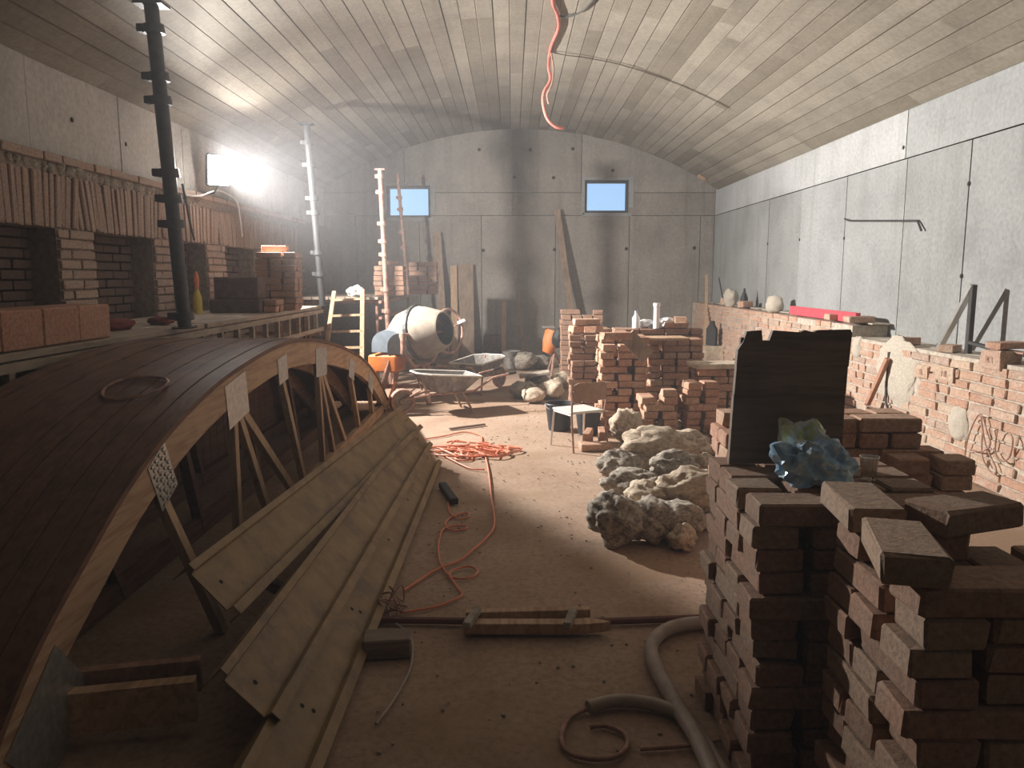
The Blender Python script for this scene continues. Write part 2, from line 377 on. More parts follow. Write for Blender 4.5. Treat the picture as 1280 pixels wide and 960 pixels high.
# ceiling: board-marked concrete barrel vault, one cast surface with stepped board marks and grooves
rnd = random.Random(3)
a0 = math.asin(HALF/VR); arc = 2*a0*VR; ns = 46; sw = 2*a0/ns
rows = []; y = YF - 0.2
while y < YB+0.1: rows += [y, y+0.012]; y += 0.34
cols = []
for i in range(ns):
    s0 = -a0 + i*sw; cols += [(s0, i, 'g'), (s0+0.0010, i, 'f'), (s0+sw-0.0010, i, 'f')]
cols.append((a0, ns-1, 'g'))
segoff = {}
for i in range(ns):
    joints = []; y = YF + rnd.uniform(0, 2.5)
    while y < YB: joints.append(y); y += rnd.uniform(2.2, 4.2)
    segoff[i] = (joints, [rnd.uniform(0, 0.007) for _ in range(len(joints)+1)], [rnd.random() for _ in range(len(joints)+1)], rnd.choice([0.002, 0.004, 0.004, 0.014]))
def seg(i, y): return sum(1 for j in segoff[i][0] if j <= y)
V = []; F = []; T = []
for y in rows:
    for (s, i, k) in cols:
        off = segoff[i][1][seg(i, y)] if k == 'f' else -segoff[i][3]
        r = VR - off; V.append((XC + r*math.sin(s), y, VZ + r*math.cos(s)))
nc = len(cols)
for j in range(len(rows)-1):
    for c in range(nc-1):
        F.append((j*nc+c, j*nc+c+1, (j+1)*nc+c+1, (j+1)*nc+c)); i = cols[c][1]
        k = cols[c][2] == 'f' and cols[c+1][2] == 'f'
        T.append(segoff[i][2][seg(i, rows[j])] if k else 0.0)
me = bpy.data.meshes.new('ceiling'); me.from_pydata(V, [], F); me.materials.append(M['vault'])
at_ = me.attributes.new('tone', 'FLOAT', 'FACE'); at_.data.foreach_set('value', T)
ceil = link('ceiling', me); tag(ceil, 'board-marked concrete barrel vault over the cellar', kind='structure')
bm = bmesh.new(); bm.from_mesh(me); bmesh.ops.recalc_face_normals(bm, faces=bm.faces[:])
if bm.faces[0].normal.z > 0: bmesh.ops.reverse_faces(bm, faces=bm.faces[:])
bm.to_mesh(me); bm.free()
# solid shell above the vault keeps daylight out
mb = MB()
K = 40; V = []; F = []
for j, y in enumerate((YF-0.3, YB+0.35)):
    for i in range(K+1):
        s = -a0*1.08 + 2.16*a0*i/K; V.append((XC + (VR+0.12)*math.sin(s), y, VZ + (VR+0.12)*math.cos(s)))
for i in range(K): F.append((i, i+1, K+1+i+1, K+1+i))
mb.add(V, F); sh = mb.build('vault_shell', M['joint'], ceil)

def panel(parent, name, axis, pos, a0_, a1_, z0, z1, thick, mat, holes=(), gap=0.006, proud=None):
    """cast concrete panel; axis 'x': lies in plane X=pos spanning Y a0..a1; axis 'y': plane Y=pos spanning X a0..a1. Holes are left open."""
    pr = rnd.uniform(-0.004, 0.004) if proud is None else proud
    ca = sorted({a0_+gap, a1_-gap, *[h for q in holes for h in q[:2] if a0_+gap < h < a1_-gap]})
    cz = sorted({z0+gap, z1-gap, *[h for q in holes for h in q[2:] if z0+gap < h < z1-gap]})
    m_ = MB(); idx = {}
    def inh(a, z): return any(q[0] < a < q[1] and q[2] < z < q[3] for q in holes)
    na, nz = len(ca)-1, len(cz)-1
    solid = {(i, k) for i in range(na) for k in range(nz) if not inh((ca[i]+ca[i+1])/2, (cz[k]+cz[k+1])/2)}
    if not solid: return None
    def pt(i, k, d):
        key = (i, k, d)
        if key not in idx:
            p = pos + (pr if d == 0 else 0) + thick*d
            idx[key] = len(m_.v); m_.v.append((p, ca[i], cz[k]) if axis == 'x' else (ca[i], p, cz[k]))
        return idx[key]
    for (i, k) in solid:
        for d in (0, 1): m_.f.append((pt(i,k,d), pt(i+1,k,d), pt(i+1,k+1,d), pt(i,k+1,d)))
        for (di, dk, e) in ((-1,0,((0,0),(0,1))), (1,0,((1,0),(1,1))), (0,-1,((0,0),(1,0))), (0,1,((0,1),(1,1)))):
            if (i+di, k+dk) not in solid:
                (a, b_), (c, d_) = e
                m_.f.append((pt(i+a,k+b_,0), pt(i+c,k+d_,0), pt(i+c,k+d_,1), pt(i+a,k+b_,1)))
    return m_.build(name, mat, parent)

# ---- right wall
wr = MB().box((XR+0.22, (YB+YF)/2, 1.9), (0.30, YB-YF+0.6, 4.0)).build('wall_right', M['joint']); tag(wr, 'grey cast concrete wall along the right side', kind='structure')
ys = [YF] + [-6.3, -3.7, -1.05, 0.25, 1.55, 2.85, 4.15, 5.45] + [6.9, 8.0, 9.4, 10.85, 12.2, 13.55, 14.9, YB]
ys = sorted(set(ys))
for a, b_ in zip(ys[:-1], ys[1:]):
    panel(wr, 'concrete_panel', 'x', XR, a, b_, 0, 2.78, 0.075, M['wall'] if a > 5 else M['wall_back'])  # unseen near panels made darker to cut bounce light on the foreground
for a, b_ in zip([YF, 1.5, 5.0, 8.05], [1.5, 5.0, 8.05, YB]):
    panel(wr, 'top_strip', 'x', XR-0.004, a, b_, 2.78, 3.40, 0.08, M['wash'] if a > 7 else M['wall'])
def tie_hole(p, n, parent, r=0.022):
    m_ = MB(); n = Vector(n); m_.cyl(Vector(p), Vector(p)+n*0.004, r, r*0.8, 10); m_.build('tie_hole', M['black_hole'], parent)
for (yy, zz) in ((6.9,2.4),(6.9,1.6),(8.1,2.9),(9.4,2.05),(10.85,2.1),(12.2,2.1)):
    tie_hole((XR-0.003, yy, zz), (-1,0,0), wr)

# ---- back wall with two window openings
W1 = (at(483,250,Y=YB).x, at(538,250,Y=YB).x, at(500,272,Y=YB).z, at(500,232,Y=YB).z)
W2 = (at(731,250,Y=YB).x, at(786,250,Y=YB).x, at(760,266,Y=YB).z, at(760,225,Y=YB).z)
HOL = [W1, W2]
wb = panel(None, 'wall_back', 'y', YB+0.09, XL-0.6, XR+0.4, -0.1, 4.9, 0.25, M['joint'], HOL, 0, 0); tag(wb, 'grey cast concrete end wall with two small windows', kind='structure')
xs = [XL-0.3] + [at(p, 330, Y=YB).x for p in (446, 525, 602, 694, 786, 874)] + [XR]
for a, b_ in zip(xs[:-1], xs[1:]):
    panel(wb, 'concrete_panel', 'y', YB, a, b_, 0, 2.78, 0.09, M['wall_back'], HOL)
panel(wb, 'middle_strip', 'y', YB-0.003, XL-0.3, at(641,250,Y=YB).x, 2.78, 3.22, 0.09, M['wall_back'], HOL)
panel(wb, 'middle_strip', 'y', YB-0.001, at(641,250,Y=YB).x, XR, 2.78, 3.22, 0.09, M['wall_back'], HOL)
xs = [XL-0.3, at(505,200,Y=YB).x, at(641,200,Y=YB).x, at(727,200,Y=YB).x, XR]
for a, b_ in zip(xs[:-1], xs[1:]):
    panel(wb, 'lunette_panel', 'y', YB, a, b_, 3.22, 4.6, 0.09, M['wall_back'], HOL)
for (px, py) in ((599,187),(663,187),(716,186),(643,221),(692,222),(604,313),(783,311),(693,312),(766,213),(868,310)):
    p = at(px, py, Y=YB-0.006); tie_hole(p, (0,-1,0), wb, 0.035)
for n_, (x0, x1, z0, z1) in enumerate(HOL):
    wf = bpy.data.objects.new('window_%d' % (n_+1), None); COL.objects.link(wf); wf.location = ((x0+x1)/2, YB+0.1, z0)
    tag(wf, 'small cellar window showing blue sky, ' + ('left of the two' if n_ == 0 else 'right of the two'), kind='structure')
    t = 0.05; yc = YB+0.13
    for (c, s) in ((((x0+x1)/2, yc, z0+t/2), (x1-x0, 0.10, t)), (((x0+x1)/2, yc, z1-t/2), (x1-x0, 0.10, t)),
                   ((x0+t/2, yc, (z0+z1)/2), (t, 0.10, z1-z0-2*t)), ((x1-t/2, yc, (z0+z1)/2), (t, 0.10, z1-z0-2*t))):
        MB().box(c, s).build('window_frame', M['dark_steel'], wf)
    MB().box(((x0+x1)/2, yc, (z0+z1)/2), (x1-x0-2*t, 0.012, z1-z0-2*t)).build('pane', M['glass'], wf)
    # mortar smears round the opening
    for (a, b_, c, d) in ((x0-0.06, x0, z0-0.04, z1+0.06), (x1, x1+0.10, z0+0.1, z1+0.07), (x0, x1, z1, z1+0.05), (x0-0.05, x1+0.06, z0-0.07, z0)):
        MB().box(((a+b_)/2, YB-0.006, (c+d)/2), (b_-a, 0.014, d-c), ch=0.004).build('mortar_smear', M['wall'], wf)

# ---- wall behind the viewer
wfm = MB().box(((XL+XR)/2, YF-0.15, 2.3), (XR-XL+1.4, 0.3, 4.8)).build('wall_front', M['wall_back']); tag(wfm, 'plain concrete wall behind the viewer', kind='structure')

# ---- brick meshes
BL, BW, BH = 0.29, 0.14, 0.068
def brick_mesh(name, mat, seed, size=(BL, BW, BH), ch=0.007, jit=0.004):
    rd = random.Random(seed); m_ = MB()
    V = chamfer_verts(size[0]/2, size[1]/2, size[2]/2, ch)
    V = [(x+rd.uniform(-jit,jit)*(1.5 if abs(x) > size[0]/2-0.02 else 1), y+rd.uniform(-jit,jit), z+rd.uniform(-jit,jit)*0.45) for (x,y,z) in V]
    if rd.random() < 0.5:           # a knocked-off corner
        c = rd.randrange(8)*3
        for k in range(3):
            x, y, z = V[c+k]; V[c+k] = (x*0.90, y*0.86, z*0.86)
    m_.add(V, CH_FACES); return m_.mesh(name, mat)
BRICKS = {k: [brick_mesh('brick', M[k], 10*i+len(k)) for i in range(7)] for k in ('brick', 'brick_old', 'brick_wall', 'brick_left')}
def wbrick(parent, kind, c, size, rot=(0,0,0), r_=random):
    """a brick laid in a wall: length along local x"""
    me_ = r_.choice(BRICKS[kind]); o = link('brick', me_, parent, c, rot, (size[0]/BL, size[1]/BW, size[2]/BH)); return o

# ---- left wall: brick lower part with niches under flat soldier arches, concrete above
XBK = -3.63          # face of the bricks
wl = MB().box((XL-0.55, (YB+YF)/2, 1.9), (0.20, YB-YF+0.6, 4.0)).build('wall_left', M['mortar_dark']); tag(wl, 'old brick wall with niches and concrete top along the left side', kind='structure')
ys = [YF, -6, -3.5, -1.0, 0.4, 1.8, 3.2, 4.65, 6.1, 7.5, 8.9, 10.3, 11.7, 13.1, YB]
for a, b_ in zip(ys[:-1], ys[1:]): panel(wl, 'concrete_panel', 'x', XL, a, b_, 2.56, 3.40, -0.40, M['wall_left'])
for (yy, zz) in ((5.6,2.95),(6.7,2.9),(7.6,2.85),(8.6,2.9)): tie_hole((XL+0.003, yy, zz), (1,0,0), wl)
NICHE = [(2.0,3.1),(3.55,4.65),(5.1,6.25),(6.77,7.9),(8.45,9.27),(9.85,11.0),(11.6,12.7)]
NZ0, NZ1 = 1.16, 1.98
def core(y0, y1, z0, z1, nm='mortar_core'): MB().box(((XL-0.45+XBK-0.02)/2, (y0+y1)/2, (z0+z1)/2), (XBK-0.02-(XL-0.45), y1-y0, z1-z0)).build(nm, M['mortar_dark'], wl)
core(YF, YB, 0, NZ0); core(YF, YB, NZ1, 2.55)
edges = [YF] + [e for n_ in NICHE for e in n_] + [YB]
piers = [(edges[i], edges[i+1]) for i in range(0, len(edges), 2)]
for (a, b_) in piers: core(a, b_, NZ0, NZ1)
rl = random.Random(21)
for (a, b_) in piers:                                            # coursed piers
    if b_ < 4.6: continue
    n_c = 10; hh = (NZ1-NZ0)/n_c; bb = min(b_, 14.2)
    for c in range(n_c):
        y = a; first = True
        cut = [a]
        y = a + (0.155 if c % 2 else 0.30)
        while y < bb-0.1: cut.append(y); y += 0.30
        cut.append(bb)
        if bb > 13: cut = cut[:4]
        for p, q in zip(cut[:-1], cut[1:]):
            wbrick(wl, 'brick_left', (XBK-0.06+rl.uniform(-.008,.008), (p+q)/2, NZ0+hh*(c+0.5)), (q-p-0.014, 0.14, hh-0.012), (0,0,R(90)), rl)
y = 4.7                                                          # soldier bricks of the flat arches
while y < 13.2:
    mid = min(((p+q)/2 for p, q in NICHE), key=lambda m_: abs(m_-y)); lean = max(-0.16, min(0.16, (y-mid)*0.22))
    top = 2.40 + 0.05*noise.noise(Vector((y*1.3, 0, 5))); wd = rl.uniform(0.062, 0.082)
    rs_ = (Matrix.Rotation(-lean, 3, 'X') @ Matrix(((0,1,0),(0,0,1),(1,0,0)))).to_euler()     # length upright, thickness along the wall
    wbrick(wl, 'brick_left', (XBK-0.065+rl.uniform(-.012,.012), y+wd/2, (NZ1+top)/2), (top-NZ1, 0.14, wd-0.008), rs_, rl)
    y += wd+0.004
y = 4.6
while y < 13.5:                                                  # one course under the concrete
    L = rl.uniform(0.22, 0.31)
    wbrick(wl, 'brick_left', (XBK-0.05+rl.uniform(-.01,.01), y+L/2, 2.525), (L-0.012, 0.14, 0.066), (0,0,R(90)), rl); y += L

def rock_mesh(name, mat, seed, sub=3, amp=0.28, freq=1.6, smooth=True):
    bm = bmesh.new(); bmesh.ops.create_icosphere(bm, subdivisions=sub, radius=1.0)
    o = Vector((seed*3.7, seed*1.3, seed*5.1))
    for v_ in bm.verts:
        n_ = v_.co.normalized()
        d = 1 + amp*noise.noise(n_*freq+o) + amp*0.55*noise.noise(n_*freq*2.3+o) + amp*0.35*noise.noise(n_*freq*5+o)
        v_.co = n_*d
    me = bpy.data.meshes.new(name); bm.to_mesh(me); bm.free()
    if smooth:
        for p in me.polygons: p.use_smooth = True
    me.materials.append(mat); return me
SMALL = [rock_mesh('stone', M['stone'], s, 2, 0.3) for s in range(4)]
y = 4.7
while y < 9.2:                                                   # broken rubble line above the arches
    r_ = rl.uniform(0.035, 0.075)
    link('rubble_stone', rl.choice(SMALL), wl, (XBK-0.05, y, 2.445+rl.uniform(-.02,.02)), (rl.random()*6, rl.random()*6, rl.random()*6), (r_, r_*1.2, r_*0.75)); y += r_*1.8
# bricked-up niche backs, the niche shade put into their brick colour
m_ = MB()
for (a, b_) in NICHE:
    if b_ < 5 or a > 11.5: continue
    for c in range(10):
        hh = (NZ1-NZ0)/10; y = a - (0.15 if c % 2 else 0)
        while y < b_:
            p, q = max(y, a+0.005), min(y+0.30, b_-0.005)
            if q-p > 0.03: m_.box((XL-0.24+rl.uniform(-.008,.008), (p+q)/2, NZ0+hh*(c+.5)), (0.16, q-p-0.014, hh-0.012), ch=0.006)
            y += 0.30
o = m_.build('niche_bricks', M['brick_shade'], wl); o['kind'] = 'stuff'
o['label'] = 'bricks coloured dark for shade closing the backs of the niches'

# ---- low brick wall in front of the right wall
XW = 3.60; YS = 8.05       # face; step in height
lw = empty('brick_wall', (XW, 5, 0), 'low unfinished brick wall along the concrete wall on the right', 'wall')
CH_ = 0.078
MB().box(((XW+0.012+XR-0.012)/2, (3.2+YB-0.02)/2, 0.48), (XR-XW-0.024, YB-0.02-3.2, 0.96)).build('mortar_core', M['mortar'], lw)
MB().box(((XW+0.012+XR-0.012)/2, (YS+0.1+YB-0.02)/2, 1.02), (XR-XW-0.024, YB-0.02-YS-0.1, 0.12)).build('mortar_core', M['mortar'], lw)
rw = random.Random(5); stuff = MB(); cnt = 0
PATCH = [((7.15, 0.70), 0.40, 0.32), ((6.1, 0.42), 0.13, 0.16), ((8.0, 0.86), 0.10, 0.12), ((11.4,0.7),0.14,0.1)]
specs = []
for c in range(14):
    z = CH_*(c+0.5); y = 3.25 + (0.155 if c % 2 else 0)
    while y < YB-0.35:
        L = rw.choice([0.30, 0.30, 0.30, 0.155])
        if c >= 12 and y < YS+0.1: y += L; continue
        if c == 13 and rw.random() < 0.12: y += L; continue
        mid = y+L/2
        if any(((mid-p[0])/a)**2 + ((z-p[1])/b_)**2 < 0.8 for (p, a, b_) in PATCH) and c < 11: y += L; continue
        specs.append((mid, z, L, c)); y += L
near = [s for s in specs if 4.9 < s[0]]
near.sort(key=lambda s: s[0] - (3 if s[3] > 8 else 0)); keep = set(near[:285])
for s in specs:
    mid, z, L, c = s; dx = rw.uniform(-.010,.010)
    if s in keep: wbrick(lw, 'brick_wall', (XW+0.065+dx, mid, z), (L-0.014, 0.14, CH_-0.013), (0,0,R(90)+rw.uniform(-.01,.01)), rw)
    else: stuff.box((XW+0.065+dx, mid, z), (0.14, L-0.014, CH_-0.013), ch=0.005)
o = stuff.build('far_bricks', M['brick_wall'], lw); o['kind'] = 'stuff'; o['label'] = 'remaining bricks of the low wall'
# second leaf of the top courses
for (a, b_, z) in ((4.9, YS, 0.955), (YS, YB-0.3, 1.10)):
    y = a
    while y < b_-0.3:
        link('mortar_bed', MB().box((0,0,0), (0.2, 0.5, 0.016), ch=0.006).mesh('mortar_bed', M['mortar']), lw, (3.87, y+0.25, z), (0,0,rw.uniform(-.06,.06))); y += 0.62
for k, ((yy, zz), a, b_) in enumerate(PATCH):
    m_ = rock_mesh('plaster_patch', M['plaster'], 40+k, 4, 0.16, 1.7)
    link('plaster_patch', m_, lw, (XW+0.02, yy, zz), (0,0,0), (0.05, a*1.02, b_*1.02))
for (yy, zz, L, h, tx) in ((6.30, 0.80, 0.26, 0.125, 'I B'), (6.66, 0.77, 0.22, 0.12, 'B'), (5.72, 0.98, 0.27, 0.15, 'K I')):     # stamped bricks standing proud of the face
    o = wbrick(lw, 'brick_wall', (XW+0.05, yy, zz), (L, 0.16, h), (0,0,R(90)), rw)
    cu = bpy.data.curves.new('lettering', 'FONT'); cu.body = tx; cu.size = 0.07; cu.align_x = 'CENTER'; cu.align_y = 'CENTER'; cu.extrude = 0.001
    cu.materials.append(M['rust'])
    t_ = bpy.data.objects.new('lettering', cu); COL.objects.link(t_); bpy.context.view_layer.update()
    t_.parent = o; t_.matrix_parent_inverse = Matrix.Identity(4)
    Mw = Matrix.Translation((XW-0.034, yy, zz)) @ Matrix.Rotation(R(-90), 4, 'Z') @ Matrix.Rotation(R(90), 4, 'X')
    oM = Matrix.Translation(o.location) @ o.rotation_euler.to_matrix().to_4x4() @ Matrix.Diagonal((*o.scale, 1))
    t_.matrix_basis = oM.inverted() @ Mw

# thin dusty haze filling the room (the photograph shows it glowing round the lamp)
hz = MB().box(((XL+XR)/2, (YB+YF)/2+0.05, 2.4), (XR-XL+1.8, YB-YF+0.9, 5.6)).build('dust_haze', None)
hm = bpy.data.materials.new('dust_haze'); hm.use_nodes = True; hnt = hm.node_tree
hnt.nodes.remove(hnt.nodes['Principled BSDF']); hv = hnt.nodes.new('ShaderNodeVolumeScatter')
hv.inputs['Color'].default_value = (0.95, 0.95, 1.0, 1); hv.inputs['Density'].default_value = 0.008; hv.inputs['Anisotropy'].default_value = 0.35
hnt.links.new(hv.outputs[0], hnt.nodes['Material Output'].inputs['Volume']); hz.data.materials.append(hm)
tag(hz, 'thin dusty haze hanging in the cellar air', 'haze', kind='stuff')
# ================================================================= ARCHED CENTERING (left foreground)
def spline(P, n):
    out = []
    for i in range(len(P)-1):
        p0, p1, p2, p3 = P[max(i-1,0)], P[i], P[i+1], P[min(i+2,len(P)-1)]
        for k in range(n):
            t = k/n
            out.append(tuple(0.5*((2*b)+(c-a)*t+(2*a-5*b+4*c-d)*t*t+(3*b-a-3*c+d)*t**3) for a,b,c,d in zip(p0,p1,p2,p3)))
    out.append(tuple(P[-1])); return out
ARC = spline([(1.86,.06),(2.22,.40),(2.6,.63),(3.0,.83),(3.5,.99),(4.1,1.10),(5.0,1.17),(5.8,1.13),(6.7,1.0),(7.7,.78),(8.5,.49),(9.2,.12)], 8)
def arc_at(y):
    for a, b_ in zip(ARC[:-1], ARC[1:]):
        if a[0] <= y <= b_[0]:
            t = (y-a[0])/(b_[0]-a[0]); return a[1]+(b_[1]-a[1])*t
    return ARC[-1][1]
RX = -1.53; RIBD = 0.165; LAG = 0.024
cen = empty('vault_centering', (RX, 5.5, 0), 'long arched timber vault centering with board lagging beside the steel profiles', 'formwork')
def nrm(i):
    a = ARC[max(i-1,0)]; b_ = ARC[min(i+1,len(ARC)-1)]; t = Vector((b_[0]-a[0], b_[1]-a[1])).normalized(); return Vector((t.y, -t.x))
def rib(x, thick, i0, i1, name='rib_segment'):
    m_ = MB(); V = []
    for i in range(i0, i1+1):
        n_ = nrm(i); p = Vector(ARC[i]); o_ = p + n_*LAG; q = p + n_*(LAG+RIBD)
        for xx in (x-thick/2, x+thick/2): V += [(xx, o_.x, o_.y), (xx, q.x, max(q.y, 0.0))]
    F = []; k = i1-i0
    for j in range(k):
        a = j*4; b_ = a+4
        F += [(a,b_,b_+1,a+1), (a+2,a+3,b_+3,b_+2), (a,a+2,b_+2,b_), (a+1,b_+1,b_+3,a+3)]
    F += [(0,1,3,2), (k*4, k*4+2, k*4+3, k*4+1)]
    return m_.add(V, F).build(name, M['pine'], cen)
NI = len(ARC)-1
for x in (RX, RX-0.42, RX-0.86):
    cuts = [0, 16, 30, 44, 58, 72, NI] if x == RX else [0, NI//2, NI]
    for a, b_ in zip(cuts[:-1], cuts[1:]): rib(x, 0.05, a, b_)
# lagging boards bent over the ribs, running along the arch in strips side by side
bw = 0.105; x = RX+0.035; k = 0
while x > RX-0.92:
    m_ = MB(); V = []; lift = 0.004*(k % 2) + random.uniform(0, 0.004)
    for i in range(NI+1):
        n_ = nrm(i); p = Vector(ARC[i])
        for (xx, d) in ((x, -lift), (x-bw+0.006, -lift), (x-bw+0.006, LAG), (x, LAG)):
            q = p + n_*d; V.append((xx, q.x, q.y))
    F = []
    for j in range(NI):
        for e in range(4): F.append((j*4+e, j*4+(e+1)%4, (j+1)*4+(e+1)%4, (j+1)*4+e))
    F += [(0,3,2,1), (NI*4, NI*4+1, NI*4+2, NI*4+3)]
    m_.add(V, F).build('lagging_board', M['lagging'], cen); x -= bw; k += 1
# upright boards closing the rear of the centering
y = 2.35
while y < 9.0:
    hgt = min(arc_at(y), arc_at(y+0.15))-0.05
    if hgt > 0.1: MB().box((RX-0.915, y+0.075, 0.003+hgt/2), (0.022, 0.146, hgt), ch=0.003).build('sheathing_board', M['lagging'], cen)
    y += 0.155
# web members fanned under each node and pressed nail plates
def inner(y, d=0.10): return Vector((RX, y, arc_at(y)-d))
WEBS = [(3.25, [(3.30, 0.0)]), (4.15, [(4.15,0.02),(4.75,0.02),(5.35,0.02)]), (5.0, [(5.55,0.02)]), (6.0, [(6.1,0.02),(6.5,0.02),(7.0,0.02)]), (7.15, [(7.6,0.02)]), (8.1, [(8.35,0.02)])]
for (y, ends) in WEBS:
    for k, (ye, ze) in enumerate(ends):
        lean = 0.22 if y < 3.5 else 0.0
        MB().bar(inner(y, 0.20 if y < 3.5 else 0.15)+Vector((-0.006-0.002*k-(0.03 if y < 3.5 else 0),0,0)), Vector((RX+lean-0.006-0.002*k, ye, ze)), 0.055, 0.04, up=(1,0,0)).build('web_strut', M['pine_z'], cen)
for xx in (RX-0.42, RX-0.86):
    for y in (3.3, 4.3, 5.4, 6.5, 7.6): MB().bar(Vector((xx, y, arc_at(y)-0.15)), Vector((xx, y+0.35, 0.02)), 0.05, 0.06, up=(1,0,0)).build('web_strut', M['lagging'], cen)
    MB().box((xx, 5.6, 0.06), (0.05, 6.4, 0.11)).build('tie_beam', M['lagging'], cen)
MB().box((RX, 6.4, 0.06), (0.05, 5.0, 0.11)).build('tie_beam', M['pine'], cen)
def plate(y, w_, h, tilt, d=0.175, label=None):
    c = inner(y, d) + Vector((0.028, 0, 0)); rot = Matrix.Rotation(tilt, 3, 'X')
    p = MB().box(c, (0.003, w_, h), rot).build('nail_plate', M['galv'], cen)
    if label: p['label'] = label
    m_ = MB()
    return p, c, rot
for (y, w_, h, t) in ((4.15, 0.32, 0.24, 0.15), (5.0, 0.20, 0.17, 0.1), (6.02, 0.34, 0.22, -0.05), (7.15, 0.24, 0.18, -0.3), (8.1, 0.26, 0.18, -0.45)): plate(y, w_, h, t)
p, c, rot = plate(3.22, 0.18, 0.24, 0.45, 0.165, 'perforated nail plate with rows of teeth')
for i in range(4):
    for j in range(9):
        MB().box(c + rot @ Vector((0.004, -0.062+0.040*i+0.010*(j%2), -0.104+0.026*j)), (0.006, 0.016, 0.014), rot).build('plate_tooth', M['galv'], p)
MB().box((RX+0.03, 2.33, 0.17), (0.004, 0.36, 0.30), Matrix.Rotation(R(38),3,'X')).build('nail_plate', M['galv'], cen)
# sole timbers running from the heel towards the profiles
MB().bar((RX-0.05, 2.42, 0.13), (RX+0.42, 2.52, 0.13), 0.05, 0.15, up=(0,0,1)).build('cross_timber', M['pine'], cen)
MB().bar((RX-0.05, 2.52, 0.17), (RX+0.40, 2.62, 0.17), 0.04, 0.12, up=(0,0,1)).build('cross_timber', M['rust'], cen)
# coil of rusty wire lying on the lagging
mb = MB(); cy, cx = 3.75, RX-0.33; pts = []
for k in range(60):
    a = 2*math.pi*k/28; rr = 0.15+0.008*math.sin(k*0.7); yy = cy+rr*math.sin(a)*1.1; xx = cx+rr*math.cos(a)*0.95
    pts.append((xx, yy, arc_at(yy)+0.012+0.004*(k//28)))
mb.tube(pts, 0.006, 6); o = mb.build('wire_coil', M['rust'], smooth=True); tag(o, 'rusty wire coil lying on the curved lagging boards', 'wire')

# ================================================================= STEEL PROFILES leaning in front of the centering
def profile(name, near, far, slope, width, label, nholes=2):
    near, far = Vector(near), Vector(far); t = (far-near).normalized(); L = (far-near).length
    S = Vector((math.cos(slope), 0, -math.sin(slope))); S = (S - t*S.dot(t)).normalized(); N = S.cross(t).normalized()
    if N.z < 0: N = -N
    th = 0.006; wd = width
    cl = [(0.0,-0.07),(0.0,0.022),(0.030,0.022),(0.036,0.0),(wd-0.046,0.0),(wd-0.040,0.030),(wd,0.030),(wd,-0.03)]
    lo = []; k = len(cl)
    for i in range(k):
        a = Vector(cl[max(i-1,0)]); b_ = Vector(cl[min(i+1,k-1)]); tt = (b_-a).normalized(); lo.append((cl[i][0]-(-tt.y)*-th if False else cl[i][0]+tt.y*th, cl[i][1]-tt.x*th))
    m_ = MB(); V = []
    for q in (near, far):
        for (s_, n_) in cl: V.append(q+S*s_+N*n_)
        for (s_, n_) in lo: V.append(q+S*s_+N*n_)
    F = []
    for i in range(k-1):
        F += [(i, i+1, 2*k+i+1, 2*k+i), (k+i, 2*k+k+i, 2*k+k+i+1, k+i+1), (i, k+i, k+i+1, i+1), (2*k+i, 2*k+i+1, 3*k+i+1, 3*k+i)]
    F += [(0, 2*k, 3*k, k), (k-1, 2*k-1, 4*k-1, 3*k-1)]
    ro = empty(name, near, label, 'steel profile', 'steel profiles leaning by the centering')
    m_.add(V, F).build('profile_body', M['beam'], ro)
    ps = [(0.10, 0.5), (L-0.10, 0.5), (L-0.16, 0.5)] + ([(0.45,0.35),(0.47,0.65),(1.25,0.4),(1.28,0.68),(2.2,0.5),(3.0,0.5)] if nholes > 2 else [])
    for (l_, s_) in ps:
        c = near + t*l_ + S*(0.036+(wd-0.082)*s_) + N*0.0005
        MB().cyl(c, c+N*0.0015, 0.009, 0.009, 10).build('bolt_hole', M['black_hole'], ro)
    return ro
profile('steel_profile', (-1.225,2.75,.52), (-0.97,6.50,.487), R(46), 0.27, 'ochre steel profile, uppermost of the three leaning beside the arched centering')
profile('steel_profile', (-0.945,2.30,.345), (-0.875,6.44,.335), R(45), 0.255, 'ochre steel profile, middle one of the three leaning beside the arched centering')
profile('steel_profile', (-0.80,2.05,.175), (-0.785,6.37,.175), R(43), 0.235, 'ochre steel profile with bolt holes lying lowest, edge on the floor', 9)
for i, (yy, lb) in enumerate(((3.25,'timber bearer under the near ends of the steel profiles'), (6.1,'timber bearer under the far ends of the steel profiles'))):
    b_ = MB().bar((-0.72, yy, 0.035), (-1.12, yy, 0.30 if i else 0.28), 0.05, 0.05, up=(0,1,0), ch=0.004).build('timber_bearer', M['oldwood'], None); tag(b_, lb, 'timber')

# ================================================================= SCAFFOLD on the left
DZ, DX = 1.20, -2.60
deck = empty('scaffold_deck', (-3.1, 7, 0), 'long plank scaffold deck on lattice girder along the left wall', 'scaffold')
for i in range(4):
    for (a, b_) in ((2.6, 6.55), (6.58, 10.6)):
        MB().box((DX-0.13-0.245*i, (a+b_)/2, DZ-0.022+0.004*((i+int(a)) % 2)), (0.235, b_-a+random.uniform(-.05,.05), 0.04), ch=0.004).build('plank', M['plank_grey'], deck)
for xx in (DX-0.02, DX-0.92):
    MB().box((xx, 6.6, DZ-0.075), (0.05, 8.0, 0.05)).build('top_chord', M['plank_grey'], deck)
    MB().box((xx, 6.6, DZ-0.315), (0.05, 8.0, 0.05)).build('bottom_chord', M['plank_grey'], deck)
    y = 2.7
    while y < 10.6:
        MB().box((xx, y, DZ-0.195), (0.045, 0.05, 0.19)).build('web_post', M['plank_grey'], deck); y += 0.42
